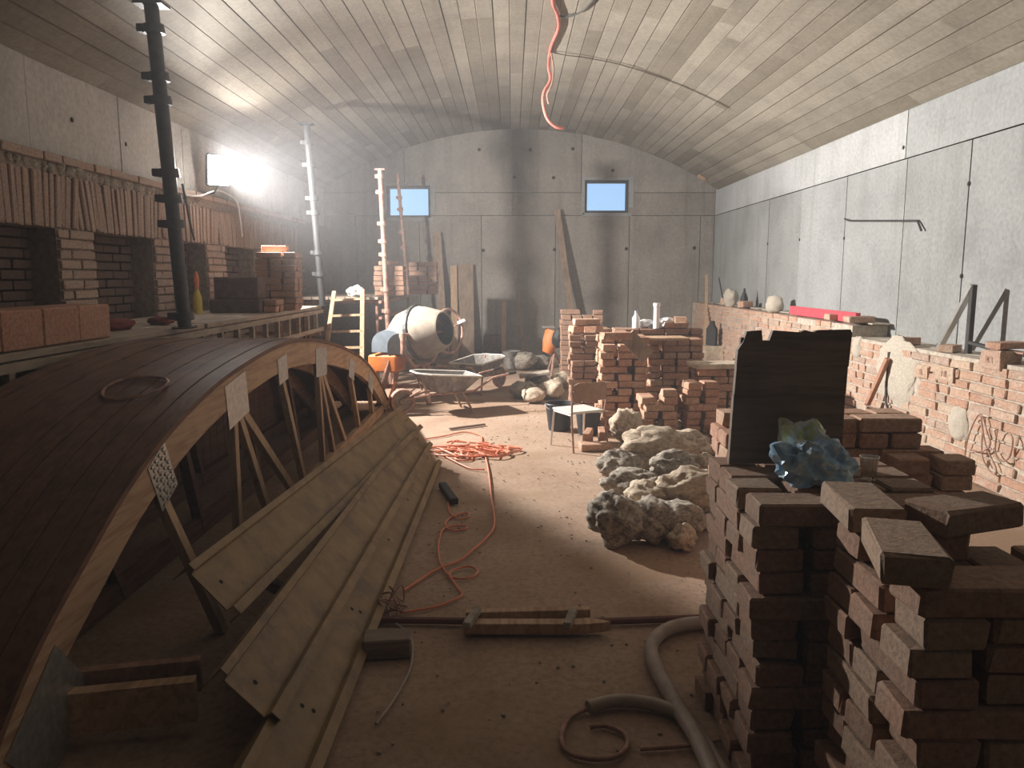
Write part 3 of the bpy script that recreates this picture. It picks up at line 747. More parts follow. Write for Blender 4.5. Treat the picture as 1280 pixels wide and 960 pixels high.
for y in (2.9, 6.6, 10.3):
    for xx in (DX-0.12, DX-0.85): MB().cyl((xx, y, 0), (xx, y, DZ-0.1), 0.03, n=10).build('support_post', M['rust'], deck)
    MB().box((DX-0.47, y, DZ-0.365), (1.0, 0.05, 0.05)).build('transom', M['rust'], deck)
d2z = 1.30
deck2 = empty('scaffold_deck', (-2.7, 12.6, 0), 'short far scaffold deck carrying bricks behind the ladder', 'scaffold')
for i in range(6): MB().box((-2.05-0.24*i, 12.6, d2z-0.02), (0.23, 2.9, 0.04), ch=0.004).build('plank', M['plank_grey'], deck2)
for y in (11.3, 12.6, 13.9):
    MB().cyl((-3.5, y, d2z-0.07), (-1.88, y, d2z-0.07), 0.024, n=10).build('transom', M['rust'], deck2)
    MB().cyl((-3.4, y, 0), (-3.4, y, d2z-0.1), 0.024, n=10).build('support_post', M['rust'], deck2)
MB().cyl((-1.98, 11.3, 0), (-1.98, 11.3, d2z-0.1), 0.024, n=10).build('support_post', M['rust'], deck2)
for z in (d2z-0.07, d2z-0.30): MB().cyl((-1.9, 11.1, z), (-1.9, 14.0, z), 0.024, n=10).build('guard_tube', M['rust'], deck2)
MB().cyl((-1.92, 12.8, d2z-0.3), (-1.92, 13.9, 0.2), 0.022, n=10).build('diagonal_brace', M['rust'], deck2)

def standard(name, p0, p1, r, label, mat, cups, head=True):
    p0, p1 = Vector(p0), Vector(p1); t = (p1-p0).normalized(); o = empty(name, p0, label, 'scaffold pole', 'upright scaffold poles')
    MB().cyl(p0, p1, r, n=14).build('tube', mat, o, True)
    for f in cups:
        c = p0 + (p1-p0)*f
        MB().cyl(c-t*0.03, c+t*0.03, r*1.55, r*1.45, 12).build('coupler', mat, o, True)
        MB().box(c+Vector((-r*1.6,-r*0.4,0)), (r*1.1, r*1.2, 0.055), ch=0.006).build('coupler_lug', mat, o)
    MB().cyl(p0, p0+t*0.012, r*1.9, n=14).build('base_plate', mat, o)
    if head: MB().box(p1, (r*4.2, r*3.0, 0.02), ch=0.003).build('head_plate', mat, o)
    return o
b1 = at(231, 406, Y=5.95); b1.z = DZ+0.003; t1 = at(189, 6, Y=5.80)
t1.z = min(t1.z, vault_z(t1.x)-0.03)
standard('scaffold_pole', b1, t1, 0.050, 'thick black scaffold pole standing nearest on the deck and reaching the vault', M['dark_steel'], (0.04,0.34,0.42,0.50,0.72,0.79,0.93))
b2 = at(403, 372, Y=10.45); b2.z = DZ+0.003; t2 = at(383, 155, Y=10.4); t2.z = min(t2.z, vault_z(t2.x)-0.03)
standard('scaffold_pole', b2, t2, 0.045, 'dark steel scaffold pole at the far end of the long deck', M['black'], (0.18,0.3,0.52,0.6,0.78,0.9))
b3 = at(484, 400, Y=11.02); t3 = at(475, 212, Y=10.98); b3z = Vector((b3.x+0.03, b3.y, 0.003))
standard('scaffold_pole', b3z, t3, 0.034, 'reddish scaffold pole rising in front of the far bricks', M['rust'], (0.36,0.46,0.62,0.68,0.76,0.9,0.97))
b4 = at(500, 362, Y=14.2); t4 = at(497, 218, Y=14.2); b4.z = 0.003
standard('scaffold_pole', (-1.82, 14.2, 0.003), t4, 0.03, 'thin scaffold pole standing before the left window', M['rust'], (0.5,0.62,0.7,0.82,0.88), False)

# large clay blocks on the near end of the deck
for k in range(4):
    y = 3.62+0.365*k
    bl = brick_mesh('clay_block', M['block'], 90+k, (0.30, 0.355, 0.215), 0.008, 0.002)
    o = link('clay_block', bl, None, (-2.80, y+0.18, DZ+0.003+0.108)); tag(o, ['nearest large pink clay block of the row, cut by the left edge','second large pink clay block of the row on the long deck','third large pink clay block of the row on the long deck','last large pink clay block of the row, towards the black pole'][k], 'block', 'clay blocks on the deck')
# dark block and cloth
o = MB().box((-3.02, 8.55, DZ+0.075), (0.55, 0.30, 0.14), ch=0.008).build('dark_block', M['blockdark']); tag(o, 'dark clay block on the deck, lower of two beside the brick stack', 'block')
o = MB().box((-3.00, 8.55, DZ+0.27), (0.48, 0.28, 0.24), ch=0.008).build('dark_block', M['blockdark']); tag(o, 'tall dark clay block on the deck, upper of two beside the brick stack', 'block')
for k, (x, y, r_, lb) in enumerate(((-2.95, 5.75, 0.10, 'crumpled dark red cloth on the deck beside the clay blocks'), (-2.9, 6.35, 0.08, 'small dark red cloth heap on the deck near the black pole'))):
    o = link('cloth_heap', rock_mesh('cloth_heap', M['redcloth'], 60+k, 3, 0.4, 2.2), None, (x, y, DZ+r_*0.42), (0,0,k), (r_*1.0, r_*1.6, r_*0.45)); tag(o, lb, 'cloth')
bt = empty('spray_bottle', (-3.38, 8.45, DZ), 'yellow bottle with a red top standing on the deck', 'bottle')
mm = Matrix.Translation((-3.38, 8.3, DZ+0.003))
MB().lathe([(0.001,0),(0.045,0.0),(0.047,0.16),(0.03,0.22),(0.018,0.25)], 14, mm).build('bottle_body', M['yellow'], bt, True)
MB().lathe([(0.022,0.25),(0.024,0.30),(0.03,0.36),(0.02,0.42),(0.004,0.45)], 12, mm).build('bottle_top', M['cable'], bt, True)
# bag and cable on far deck
o = link('plastic_sack', rock_mesh('plastic_sack', M['white'], 66, 3, 0.4, 2.0, False), None, (at(444,358,Y=11.5).x, 11.5, d2z+0.075), (0,0,1), (0.13,0.12,0.085)); tag(o, 'crumpled white sack on the far deck above the ladder', 'bag')

# work lamp fixed to the wall
wlmp = empty('work_lamp', LAMP, 'bright white floodlight fixed high on the left wall', 'lamp')
lm, nt, b_ = new_mat('lamp_lens'); b_.inputs['Emission Color'].default_value = (1.0, 0.97, 0.92, 1); b_.inputs['Emission Strength'].default_value = 30
face = Vector((0.62, -0.75, -0.15)).normalized()
rotl = face.to_track_quat('Y', 'Z').to_matrix()
MB().box(LAMP - face*0.05, (0.27, 0.07, 0.37), rotl, 0.02).build('housing', M['dark_steel'], wlmp)
MB().box(LAMP - face*0.010, (0.235, 0.02, 0.335), rotl, 0.008).build('lens', lm, wlmp)
MB().tube([LAMP-face*0.06+Vector((0,0,-0.18)), LAMP-face*0.08+Vector((-0.05,0.02,-0.26)), (XL+0.02, LAMP.y+0.05, LAMP.z-0.26)], 0.012, 8).build('bracket', M['dark_steel'], wlmp)
spot.parent = wlmp; spot.matrix_parent_inverse = Matrix.Translation(LAMP).inverted()
pts = spline([at(232,244,X=-3.5), at(250,245,X=-3.52), at(272,238,X=-3.52), at(290,246,X=-3.54), at(297,254,X=-3.55), at(300,272,X=-3.56), at(303,296,X=-3.57)], 6)
o = MB().tube(pts, 0.010, 6).build('lamp_cable', M['white'], None, True); tag(o, 'white cable hanging on the left wall below the lamp', 'cable')
pts = spline([at(228,230,X=-3.5), at(233,255,X=-3.52), at(238,280,X=-3.55), at(243,300,X=-3.57)], 6)
o = MB().tube(pts, 0.012, 6).build('power_cord', M['cable_black'], None, True); tag(o, 'black cord hanging on the left wall behind the near pole', 'cable')

# ladder
ld = empty('ladder', (-2.2, 10.7, 0), 'pale wooden ladder leaning against the far deck', 'ladder')
la, lb_ = at(418,364,Y=11.0), at(453,362,Y=11.0)
fa, fb = Vector((la.x-0.12, 10.45, 0)), Vector((lb_.x+0.06, 10.45, 0))
MB().bar(fa, la, 0.06, 0.035, ch=0.004).build('stile', M['pine_z'], ld); MB().bar(fb, lb_, 0.06, 0.035, ch=0.004).build('stile', M['pine_z'], ld)
for k in range(6):
    f = 0.12+0.158*k; MB().bar(fa.lerp(la, f), fb.lerp(lb_, f), 0.05, 0.03, up=(0,0,1)).build('rung', M['pine_z'], ld)

# ================================================================= CONCRETE MIXER
base = at(520, 500, Z=0); MY = base.y
mx = empty('concrete_mixer', (at(525,500,Y=MY).x, MY, 0), 'orange concrete mixer with cement-crusted drum standing before the scaffold', 'mixer')
dc = at(527, 416, Y=MY); ax = Vector((0.86, -0.42, 0.17)).normalized()
Md = Matrix.Translation(dc) @ ax.to_track_quat('Z', 'Y').to_matrix().to_4x4()
s_ = 1.0
MB().lathe([(0.02,-0.40),(0.20,-0.40),(0.30,-0.27),(0.335,-0.10),(0.34,-0.02)], 28, Md).build('drum_base', M['drum'], mx, True)
MB().lathe([(0.34,-0.02),(0.345,0.02),(0.325,0.10),(0.235,0.34),(0.22,0.36),(0.205,0.35)], 28, Md).build('drum_mouth', M['drum'], mx, True)
MB().lathe([(0.34,-0.045),(0.368,-0.04),(0.368,0.005),(0.34,0.01),(0.34,-0.045)], 32, Md).build('ring_gear', M['dark_steel'], mx)
inn = MB().lathe([(0.206,0.348),(0.22,0.32),(0.30,0.09),(0.30,-0.25),(0.001,-0.30)], 28, Md).build('drum_inside', M['black'], mx)  # black colour stands in for the shade inside the drum
# yoke
ya = dc + Vector((0.0, 0.0, -0.42)); side = ax.cross(Vector((0,0,1))).normalized()
MB().tube([dc+side*0.42+Vector((0,0,0.02)), dc+side*0.43+Vector((0,0,-0.22)), dc+side*0.2+Vector((0,0,-0.42)), dc-side*0.2+Vector((0,0,-0.42)), dc-side*0.43+Vector((0,0,-0.22)), dc-side*0.42+Vector((0,0,0.02))], 0.035, 10).build('yoke', M['rust'], mx, True)
# motor housing on the left
hc = at(484, 453, Y=MY-0.05)
MB().box(hc, (0.38, 0.36, 0.22), Matrix.Rotation(R(-12),3,'Z'), 0.02).build('motor_housing', M['orange'], mx)
MB().box(hc+Vector((-0.14,-0.15,-0.15)), (0.05,0.05,0.10)).build('housing_foot', M['orange'], mx)
cv = at(487, 430, Y=MY-0.05)
poly = [(-0.20,-0.09)] + [(-0.20*math.cos(a), 0.02+0.17*math.sin(a)) for a in [i*math.pi/12 for i in range(13)]] + [(0.20,-0.09)]
MB().prism(poly, cv+Vector((0,-0.17,0)), (1,0.0,0), (0,0,1), (0.1,1,0), 0.34).build('motor_cover', M['bluegrey'], mx, True)
MB().prism([(p[0]*0.8,p[1]*0.95) for p in poly], cv+Vector((0.16,-0.19,-0.03)), (1,0.0,0), (0,0,1), (0.1,1,0), 0.36).build('motor_cap', M['dark_steel'], mx, True)
# handwheel
hw = at(561, 414, Y=MY+0.28); wr_ = Matrix.Translation(hw) @ Vector((0.80,-0.55,0.05)).to_track_quat('Z','Y').to_matrix().to_4x4()
MB().tube([wr_ @ Vector((0.29*math.cos(a), 0.29*math.sin(a), 0)) for a in [2*math.pi*i/32 for i in range(32)]], 0.018, 8, closed=True).build('handwheel_rim', M['rust'], mx, True)
for k in range(3):
    a = 2*math.pi*k/3+0.4; MB().cyl(wr_ @ Vector((0,0,0)), wr_ @ Vector((0.28*math.cos(a), 0.28*math.sin(a), 0)), 0.011, n=8).build('handwheel_spoke', M['rust'], mx)
MB().cyl(dc+side*0.42, hw, 0.02, n=8).build('handwheel_shaft', M['rust'], mx)
MB().box(wr_ @ Vector((0.24,0.12,0.03)), (0.11,0.07,0.04), Matrix.Rotation(R(-25),3,'Y')).build('catch_plate', M['white'], mx)
# legs
for (a, b_) in (((-0.36,-0.2,-0.25),(-0.52,-0.32,None)), ((-0.30,0.2,-0.25),(-0.45,0.30,None)), ((0.02,-0.1,-0.42),(0.12,-0.35,None)), ((0.05,0.1,-0.42),(0.2,0.35,None))):
    q = dc+Vector(b_[:2]+(0,)); q.z = 0.0; MB().bar(dc+Vector(a), q, 0.05, 0.05).build('leg', M['rust'], mx)
q0 = dc+Vector((-0.50,0,0)); q0.z = 0.18; q1 = dc+Vector((0.14,0,0)); q1.z = 0.18
MB().bar(q0, q1, 0.06, 0.05).build('bottom_beam', M['rust'], mx)
# shovel-like red handle beside
p0 = at(486,500,Y=MY-0.6); p1 = at(494,478,Y=MY-0.35)
sv = empty('shovel', p0, 'shovel with a red handle leaning at the foot of the mixer', 'shovel')
MB().cyl(p1, p0, 0.018, n=8).build('handle', M['cable'], sv); p2 = p0+(p0-p1)*1.6; p2.z = 0.01
MB().prism([(-0.10,0),(0.10,0),(0.11,0.2),(0,0.28),(-0.11,0.2)], p0, (1,0,0), (p2-p0).normalized(), (0,0.2,1), 0.006).build('blade', M['rust'], sv)

# ================================================================= WHEELBARROWS
def wheelbarrow(loc, rz, label, sc=1.0):
    t = empty('wheelbarrow', loc, label, 'wheelbarrow', 'wheelbarrows by the mixer', rz)
    L = lambda m_, n_, mat, sm=False: link(n_, m_.mesh(n_, mat, sm), t, world=False)
    def pan(x0, x1, w0, z): return [(x0,-w0,z),(x1,-w0,z),(x1,w0,z),(x0,w0,z)]
    top = [(-0.42,-0.30,0.50),(0.30,-0.31,0.56),(0.45,-0.16,0.57),(0.45,0.16,0.57),(0.30,0.31,0.56),(-0.42,0.30,0.50)]
    bot = [(-0.22,-0.17,0.29),(0.14,-0.18,0.29),(0.22,-0.10,0.30),(0.22,0.10,0.30),(0.14,0.18,0.29),(-0.22,0.17,0.29)]
    m_ = MB(); n_ = 6; ins = [tuple(Vector(p)*0.965+Vector((0,0,0.019))) for p in top]; inb = [(p[0]*.96,p[1]*.96,p[2]+0.012) for p in bot]
    m_.add(top+bot+ins+inb, [(i,(i+1)%n_,n_+(i+1)%n_,n_+i) for i in range(n_)] + [(5+6,4+6,3+6,2+6,1+6,0+6)] + [(12+i,18+i,18+(i+1)%n_,12+(i+1)%n_) for i in range(n_)] + [tuple(range(18,24))] + [(i,12+i,12+(i+1)%n_,(i+1)%n_) for i in range(n_)])
    L(m_, 'tray', M['tray'])
    L(MB().tube(top, 0.013, 6, closed=True), 'rim', M['seat'], True)
    for s in (-1,1):
        L(MB().tube([(0.62,0.03*s,0.20),(0.25,0.14*s,0.27),(-0.35,0.20*s,0.29),(-0.62,0.25*s,0.47),(-0.92,0.27*s,0.52)], 0.016, 8), 'frame_tube', M['rust'], True)
        L(MB().cyl((-0.84,0.266*s,0.51),(-0.95,0.272*s,0.525),0.021,n=10), 'grip', M['black'], True)
        L(MB().tube([(-0.18,0.17*s,0.29),(-0.32,0.23*s,0.0)], 0.015, 8), 'leg', M['rust'], True)
        L(MB().tube([(0.30,0.10*s,0.30),(0.40,0.15*s,0.55)], 0.013, 8), 'brace', M['rust'], True)
        L(MB().tube([(0.62,0.045*s,0.20),(0.40,0.12*s,0.33)], 0.013, 8), 'fork', M['rust'], True)
    L(MB().cyl((-0.32,-0.23,0.03),(-0.32,0.23,0.03),0.011,n=8), 'stretcher', M['rust'])
    Mw = Matrix.Translation((0.62,0,0.18)) @ Matrix.Rotation(R(90),4,'X')
    wh = L(MB().lathe([(0.13,-0.03),(0.165,-0.04),(0.178,-0.02),(0.178,0.02),(0.165,0.04),(0.13,0.03),(0.13,-0.03)],24,Mw), 'tyre', M['rust'], True)
    L(MB().lathe([(0.001,-0.03),(0.04,-0.03),(0.05,-0.012),(0.13,-0.015),(0.13,0.015),(0.05,0.012),(0.04,0.03),(0.001,0.03)],20,Mw), 'wheel_rim', M['drum'], True)
    t.scale = (sc,sc,sc); return t
w1 = at(555, 514, Z=0); wheelbarrow((w1.x+0.02, w1.y, 0), R(205), 'grey wheelbarrow standing in front of the mixer, wheel to the left', 0.86)
w2 = at(588, 492, Z=0); wheelbarrow((w2.x+0.12, w2.y+0.15, 0), R(60), 'grey wheelbarrow standing behind the other one, right of the mixer', 0.86)
# small leaning board & stone pieces on the floor by the barrow
o = link('crack_stick', MB().bar((0,0,0),(0.36,0.25,0.0),0.03,0.02).mesh('stick', M['oldwood']), None, at(562,536,Z=0.014)); o.name = 'wood_stick'; tag(o, 'dark wood stick on the floor in front of the wheelbarrows', 'stick')
# ================================================================= BRICK STACKS (collected, then built: visible ones singly, hidden ones joined)
ORD = 'first second third fourth fifth sixth seventh eighth ninth tenth eleventh twelfth thirteenth fourteenth fifteenth'.split(); ROW = ['front','second','third','rear']
SPEC = []   # (matrix, kind, mesh index, label, group, visible, unique)
def put(c, size, rot, kind, label, group, vis=True):
    Mx = Matrix.Translation(c) @ rot.to_4x4() @ Matrix.Diagonal((size[0]/BL, size[1]/BW, size[2]/BH, 1))
    SPEC.append((Mx, kind, random.randrange(7), label, group, vis))
def stack(o, W, D, layers, z0, kind, label, group, rz=0.0, side=-1, rag=0.02, hid_layers=0, h=0.072, seed=1, skip_top=0.0, lean=0.0):
    """side -1: the -x, front and top bricks are in view; +1: the +x ones"""
    rd = random.Random(seed); Rz = Matrix.Rotation(rz, 3, 'Z'); u = 0.15
    for l in range(layers):
        along_x = (l % 2 == 0); z = z0 + h*(l+0.5) + 0.001
        cells = []
        if along_x:
            for j in range(round(D/u)):
                x = 0 if (j+l//2) % 2 == 0 else u
                if x: cells.append((0, u, j*u, (j+1)*u, 'x'))
                while x < W-1e-6:
                    L = min(2*u, W-x); cells.append((x, x+L, j*u, (j+1)*u, 'x')); x += L
        else:
            for i in range(round(W/u)):
                y = 0 if (i+l//2) % 2 == 0 else u
                if y and D > u: cells.append((i*u, (i+1)*u, 0, u, 'y'))
                else: y = 0
                while y < D-1e-6:
                    L = min(2*u, D-y); cells.append((i*u, (i+1)*u, y, y+L, 'y')); y += L
        nrow = {}
        for cc in sorted(cells): nrow.setdefault(round(cc[2]/u), []).append(cc)
        for (x0, x1, y0, y1, ax_) in cells:
            row = round(y0/u); colx = nrow[row].index((x0, x1, y0, y1, ax_)); lab = '%s, %s course from top, %s row, %s from left' % (label, ORD[layers-1-l], ROW[row], ORD[colx])
            edge = (x0 < 1e-6 and side < 0) or (x1 > W-1e-6 and side > 0) or y0 < 1e-6
            vis = (edge or l >= layers-2) and l >= hid_layers
            if l == layers-1 and rd.random() < skip_top: continue
            lx, ly = x1-x0-0.012, y1-y0-0.012
            cx, cy = (x0+x1)/2, (y0+y1)/2
            if y0 < 1e-6: cy -= rd.uniform(0, rag)
            if x0 < 1e-6: cx -= rd.uniform(0, rag)
            if x1 > W-1e-6: cx += rd.uniform(0, rag)*0.6
            a = rd.uniform(-0.03, 0.03)
            size = (lx, ly, BH) if ax_ == 'x' else (ly, lx, BH)
            rot = Rz @ Matrix.Rotation(a + (0 if ax_ == 'x' else R(90)), 3, 'Z')
            p = Vector(o[:2]+(0,)) if isinstance(o, tuple) else Vector((o.x, o.y, 0)); q = Rz @ Vector((cx + lean*l, cy, 0))
            put((p.x+q.x, p.y+q.y, z), size, rot, kind, lab, group, vis)
    return z0 + h*layers

# foreground stacks on the right
zA = stack((0.74, 2.20), 0.60, 0.60, 13, 0, 'brick_old', 'brick in the plank board stack', 'bricks of the plank board stack', seed=2, rag=0.035, hid_layers=3)
zB = stack((0.90, 1.60), 0.60, 0.45, 13, 0, 'brick_old', 'brick in the foremost stack', 'bricks of the foremost stack', seed=3, rag=0.04, hid_layers=4, skip_top=0.5)
# loose bricks lying on top of the foremost stack
zt = zB - 0.072
for (px, py, y, rz, lb) in ((1078,612,2.04,1.45,'reddish brick lying on the foremost stack right under the blue bag'), (1205,640,1.98,0.32,'wide brick with two slots lying on the foremost stack by the wall'), (1128,690,1.70,1.30,'brick lying at the front left corner on the foremost stack')):
    p = at(px, py, Y=y); put((p.x, y, zB+0.003+0.036), (0.27, BW, BH), Matrix.Rotation(rz,3,'Z'), 'brick_old', lb, '', True)
# stack behind the board
zC = stack((1.03, 3.55), 0.90, 0.30, 13, 0, 'brick', 'brick in stack behind plank board', 'bricks behind the plank board', seed=4, rag=0.03, hid_layers=5, skip_top=0.3)
stack((1.75, 3.35), 0.30, 0.45, 11, 0, 'brick', 'brick in stack right of board', 'bricks between board and low wall', seed=14, rag=0.04, hid_layers=6, skip_top=0.3)
# middle ground pile
c = at(752, 538, Z=0); S1 = stack((c.x, c.y-0.05), 0.45, 0.45, 13, 0, 'brick', 'brick in the tall middle stack', 'bricks of the tall middle stack', seed=5, h=0.0755, rag=0.045, skip_top=0.35)
c = at(806, 530, Z=0); S2 = stack((c.x+0.09, c.y+0.32), 0.60, 0.30, 12, 0, 'brick', 'brick in the wide middle stack', 'bricks of the wide middle stack', seed=6, h=0.0755, hid_layers=2, rag=0.045)
c = at(803, 548, Z=0); S3 = stack((c.x, c.y-0.10), 0.30, 0.30, 7, 0, 'brick', 'brick in the low ragged stack', 'bricks of the low ragged stack', seed=7, rag=0.06, skip_top=0.3)
c = at(856, 548, Z=0); S4 = stack((c.x, c.y-0.1), 0.30, 0.30, 8, 0, 'brick', 'brick in low stack near board', 'bricks of the low right stack', seed=8, rag=0.04, rz=0.12)
c = at(714, 513, Z=0); S5 = stack((c.x, c.y+0.05), 0.45, 0.30, 13, 0, 'brick', 'brick in the dusty far stack', 'bricks of the dusty far stack', seed=9, h=0.0755, hid_layers=1, rag=0.04)
S6 = stack((at(702,400,Y=11.2).x, 11.2), 0.60, 0.30, 15, 0, 'brick', 'brick in the farthest stack', 'bricks of the farthest stack', seed=10, h=0.074, hid_layers=8, skip_top=0.4)
S8 = stack((at(768,420,Y=9.1).x, 9.1), 1.05, 0.30, 13, 0, 'brick', 'brick in stack under white bottles', 'bricks of the long rear stack', seed=11, h=0.0755, hid_layers=8)
stack((at(905,462,Y=7.6).x-0.25, 7.62), 0.45, 0.30, 9, 0, 'brick', 'brick in stack under pale slab', 'bricks under the pale slab', seed=17, h=0.0755, hid_layers=3)
# stones and bricks loose on the tops
def loose(px, py, Y, z, rz, lb, kind='brick', rx=0.0, size=(BL,BW,BH), vert=0.5):
    p = at(px, py, Y=Y); put((p.x, Y, z + size[2]*vert + 0.002), size, Matrix.Rotation(rz,3,'Z') @ Matrix.Rotation(rx,3,'X'), kind, lb, '', True)
loose(728, 400, 8.62, S5, 0.4, 'pale brick lying on the dusty stack, left one')
loose(742, 402, 8.55, S5+0.0, 1.2, 'pinkish brick lying across the dusty stack, right one')
loose(733, 395, 8.60, S5+0.075, 0.1, 'single brick topping the dusty stack left of the tall stack')
loose(770, 420, 7.55, S1, 0.2, 'brick lying flat on the tall middle stack')
loose(775, 410, 7.75, S1+0.0, 1.5, 'brick standing crosswise at the back of the tall middle stack')
loose(845, 408, 9.2, S8, 0.1, 'long brick at the right end above the white tube')
loose(850, 412, 9.1, S8+0.07, 1.4, 'topmost brick beside the white foam pack')
# bricks scattered on the floor beside the chair and rocks
for i, (px, py, rz, lb) in enumerate(((735,550,1.35,'brick on the floor leaning row behind the chair, left one'), (752,548,1.5,'brick on the floor behind the chair, right one'), (744,556,0.1,'brick lying flat on the floor right of the chair'))):
    p = at(px, py, Z=0.05); put((p.x, p.y, 0.072 if i < 2 else 0.036), (BL,BW,BH), Matrix.Rotation(rz,3,'Z') @ Matrix.Rotation(R(90) if i < 2 else 0,3,'X'), 'brick', lb, '', True)
for i, (px, py, rz, z, lb) in enumerate(((893,560,0.3,0,'brick on the floor left of the hidden stack'), (868,548,0.9,0,'brick on the floor under the low right stack'), (905,545,0.2,0.07,'pale brick heaped before the plank board'), (870,580,2.1,0,'broken brick among the rocks by the stack'), (850,560,0.6,0,'brick half buried behind the pale rocks'))):
    p = at(px, py, Z=0.05); put((p.x, p.y, z+0.036), (BL,BW,BH), Matrix.Rotation(rz,3,'Z'), 'brick', lb, '', True)
# deck stacks
stack((-2.98, 9.05), 0.45, 0.30, 9, DZ, 'brick', 'brick in the long deck stack', 'bricks on the long deck', seed=12, side=1, h=0.0755)
put((-2.80, 9.2, DZ+9*0.0755+0.04), (BL,BW,BH), Matrix.Rotation(0.1,3,'Z'), 'brick', 'brick topping the stack on the long deck', '', True)
stack((-2.74, 8.50), 0.15, 0.30, 2, DZ, 'brick', 'brick beside the dark blocks', 'bricks beside the dark blocks', seed=13, side=1)
p = at(470, 366, Y=11.9)
stack((p.x, 11.75), 0.45, 0.30, 6, d2z, 'brick', 'brick in left far-deck stack', 'left bricks on the far deck', seed=15, side=1, h=0.0755)
stack((p.x+0.42, 12.6), 0.45, 0.30, 7, d2z, 'brick', 'brick in right far-deck stack', 'right bricks on the far deck', seed=16, side=1, h=0.0755)
put((p.x+0.2, 11.9, d2z+6*0.0755+0.04), (BL,BW,BH), Matrix.Rotation(0.2,3,'Z'), 'brick', 'brick topping the left stack on the far deck', '', True)
# bricks lying on the low right wall
for i, (y, z, rz, lb, sz) in enumerate(((8.25,1.105,0.1,'brick on the low wall at its step, dark end to the camera',(BL,BW,BH)), (8.75,1.105,0.05,'brick on the low wall behind the step',(BL,BW,BH)), (7.2,0.962,0.25,'pale brick piece on the low wall beside the steel bracket',(0.18,0.13,0.07)),
        (12.3,1.105,0.4,'brick on the low wall, left of the white lump',(0.2,BW,0.10)), (13.3,1.105,0.2,'farther brick on the low wall near the corner',(0.22,BW,0.12)), (5.75,1.06,0.3,'flat stone-like brick under the dark tools on the low wall',(BL,BW,0.05)), (6.5,0.962,0.7,'dark wedge brick at the foot of the steel bracket',(0.2,0.12,0.06)))):
    put((3.72, y, z+sz[2]/2+0.002), sz, Matrix.Rotation(rz,3,'Z'), 'brick_wall', lb, '', True)

# build: nearest in view as things of their own, the hidden and far rest as one object
camp = Vector((0,0,CAM_H))
def inview(p):
    d = p - camp; zc = d.y*CP - d.z*SP; yc = d.y*SP + d.z*CP
    if zc < 0.2: return False
    return abs(d.x/zc) < 0.70 and abs(yc/zc) < 0.53
order = [s for s in SPEC if s[5] and inview(s[0].translation)]
order.sort(key=lambda s: (s[4] != '', (s[0].translation-camp).length))
own = order[:340]; ownid = {id(s) for s in own}
for s in own:
    o = link('brick', BRICKS[s[1]][s[2]]); o.matrix_world = s[0]; tag(o, s[3], 'brick', s[4] or None)
rest = {'brick': MB()}
for s in SPEC:
    if id(s) in ownid: continue
    me_ = BRICKS[s[1]][s[2]]
    rest['brick'].add([s[0] @ v_.co for v_ in me_.vertices], [tuple(p.vertices) for p in me_.polygons])
o = rest['brick'].build('hidden_bricks', M['brick_old']); tag(o, 'bricks inside and behind the stacks, mostly hidden from view', 'bricks', kind='stuff')

# ================================================================= ROCKS
rk = random.Random(9)
ROCK = [  # px, py of the rock's middle, floor y-pixel row for distance, radius x/y/z, pale?
 (775,580,None,0.17,0.13,0.11,0),(790,603,None,0.20,0.14,0.12,0),(771,648,None,0.17,0.15,0.15,0),(815,650,None,0.16,0.14,0.13,0),(808,618,None,0.15,0.13,0.10,1),
 (843,652,None,0.17,0.14,0.12,0),(853,672,None,0.085,0.08,0.075,1),(826,612,None,0.10,0.09,0.09,0),(842,582,None,0.18,0.14,0.11,0),(868,612,None,0.22,0.15,0.13,1),(806,594,None,0.09,0.09,0.08,0),
 (818,556,None,0.26,0.17,0.14,1),(800,574,None,0.13,0.12,0.10,1),(782,530,None,0.14,0.11,0.16,1),(835,535,None,0.13,0.12,0.10,1),(858,552,None,0.22,0.15,0.12,1),(880,640,None,0.13,0.12,0.10,0),(880,578,None,0.08,0.08,0.08,1),(800,535,None,0.13,0.1,0.10,1)]
LBR = ['dark pitted rock farthest left in the rock heap','rounded grey rock in front of the leftmost one','big dark round rock nearest the camera in the heap','dark shadowed rock beside the nearest round one','small pale-topped rock in the middle of the heap',
 'brown rock in front under the big pale boulder','small pinkish rock at the very front of the heap','small round rock before the big pale boulder','black-grey rock behind the big pale boulder','big pale lumpy boulder at the right of the heap','small dark rock between the two rounded ones',
 'large pale slab boulder at the back of the heap','pale rock under the slab boulder','upright pale stone leaning by the tall brick stack','pale wedge stone before the low ragged stack','broad brown boulder near the low right stack','dark rock against the plank board stack','little pale rock beside the broad boulder','pinkish flat stone below the upright stone']
zs = [0.11,0.12,0.15,0.12,0.2,0.11,0.075,0.16,0.2,0.24,0.12,0.22,0.10,0.17,0.10,0.12,0.10,0.08,0.10]
for i, (px, py, _, rx, ry, rz_, pale) in enumerate(ROCK):
    p = at(px, py, Z=zs[i]); me_ = rock_mesh('rock', M['stone_pale'] if pale else M['stone'], 100+i, 4, 0.34, 1.5)
    lo = min(v_.co.z for v_ in me_.vertices)*rz_
    o = link('rock', me_, None, (p.x, p.y, max(-lo*0.86, zs[i]) if zs[i] > 0.13 else -lo*0.86), (0,0,rk.uniform(-.5,.5)), (rx, ry, rz_)); tag(o, LBR[i], 'rock', 'rocks heaped in the middle')
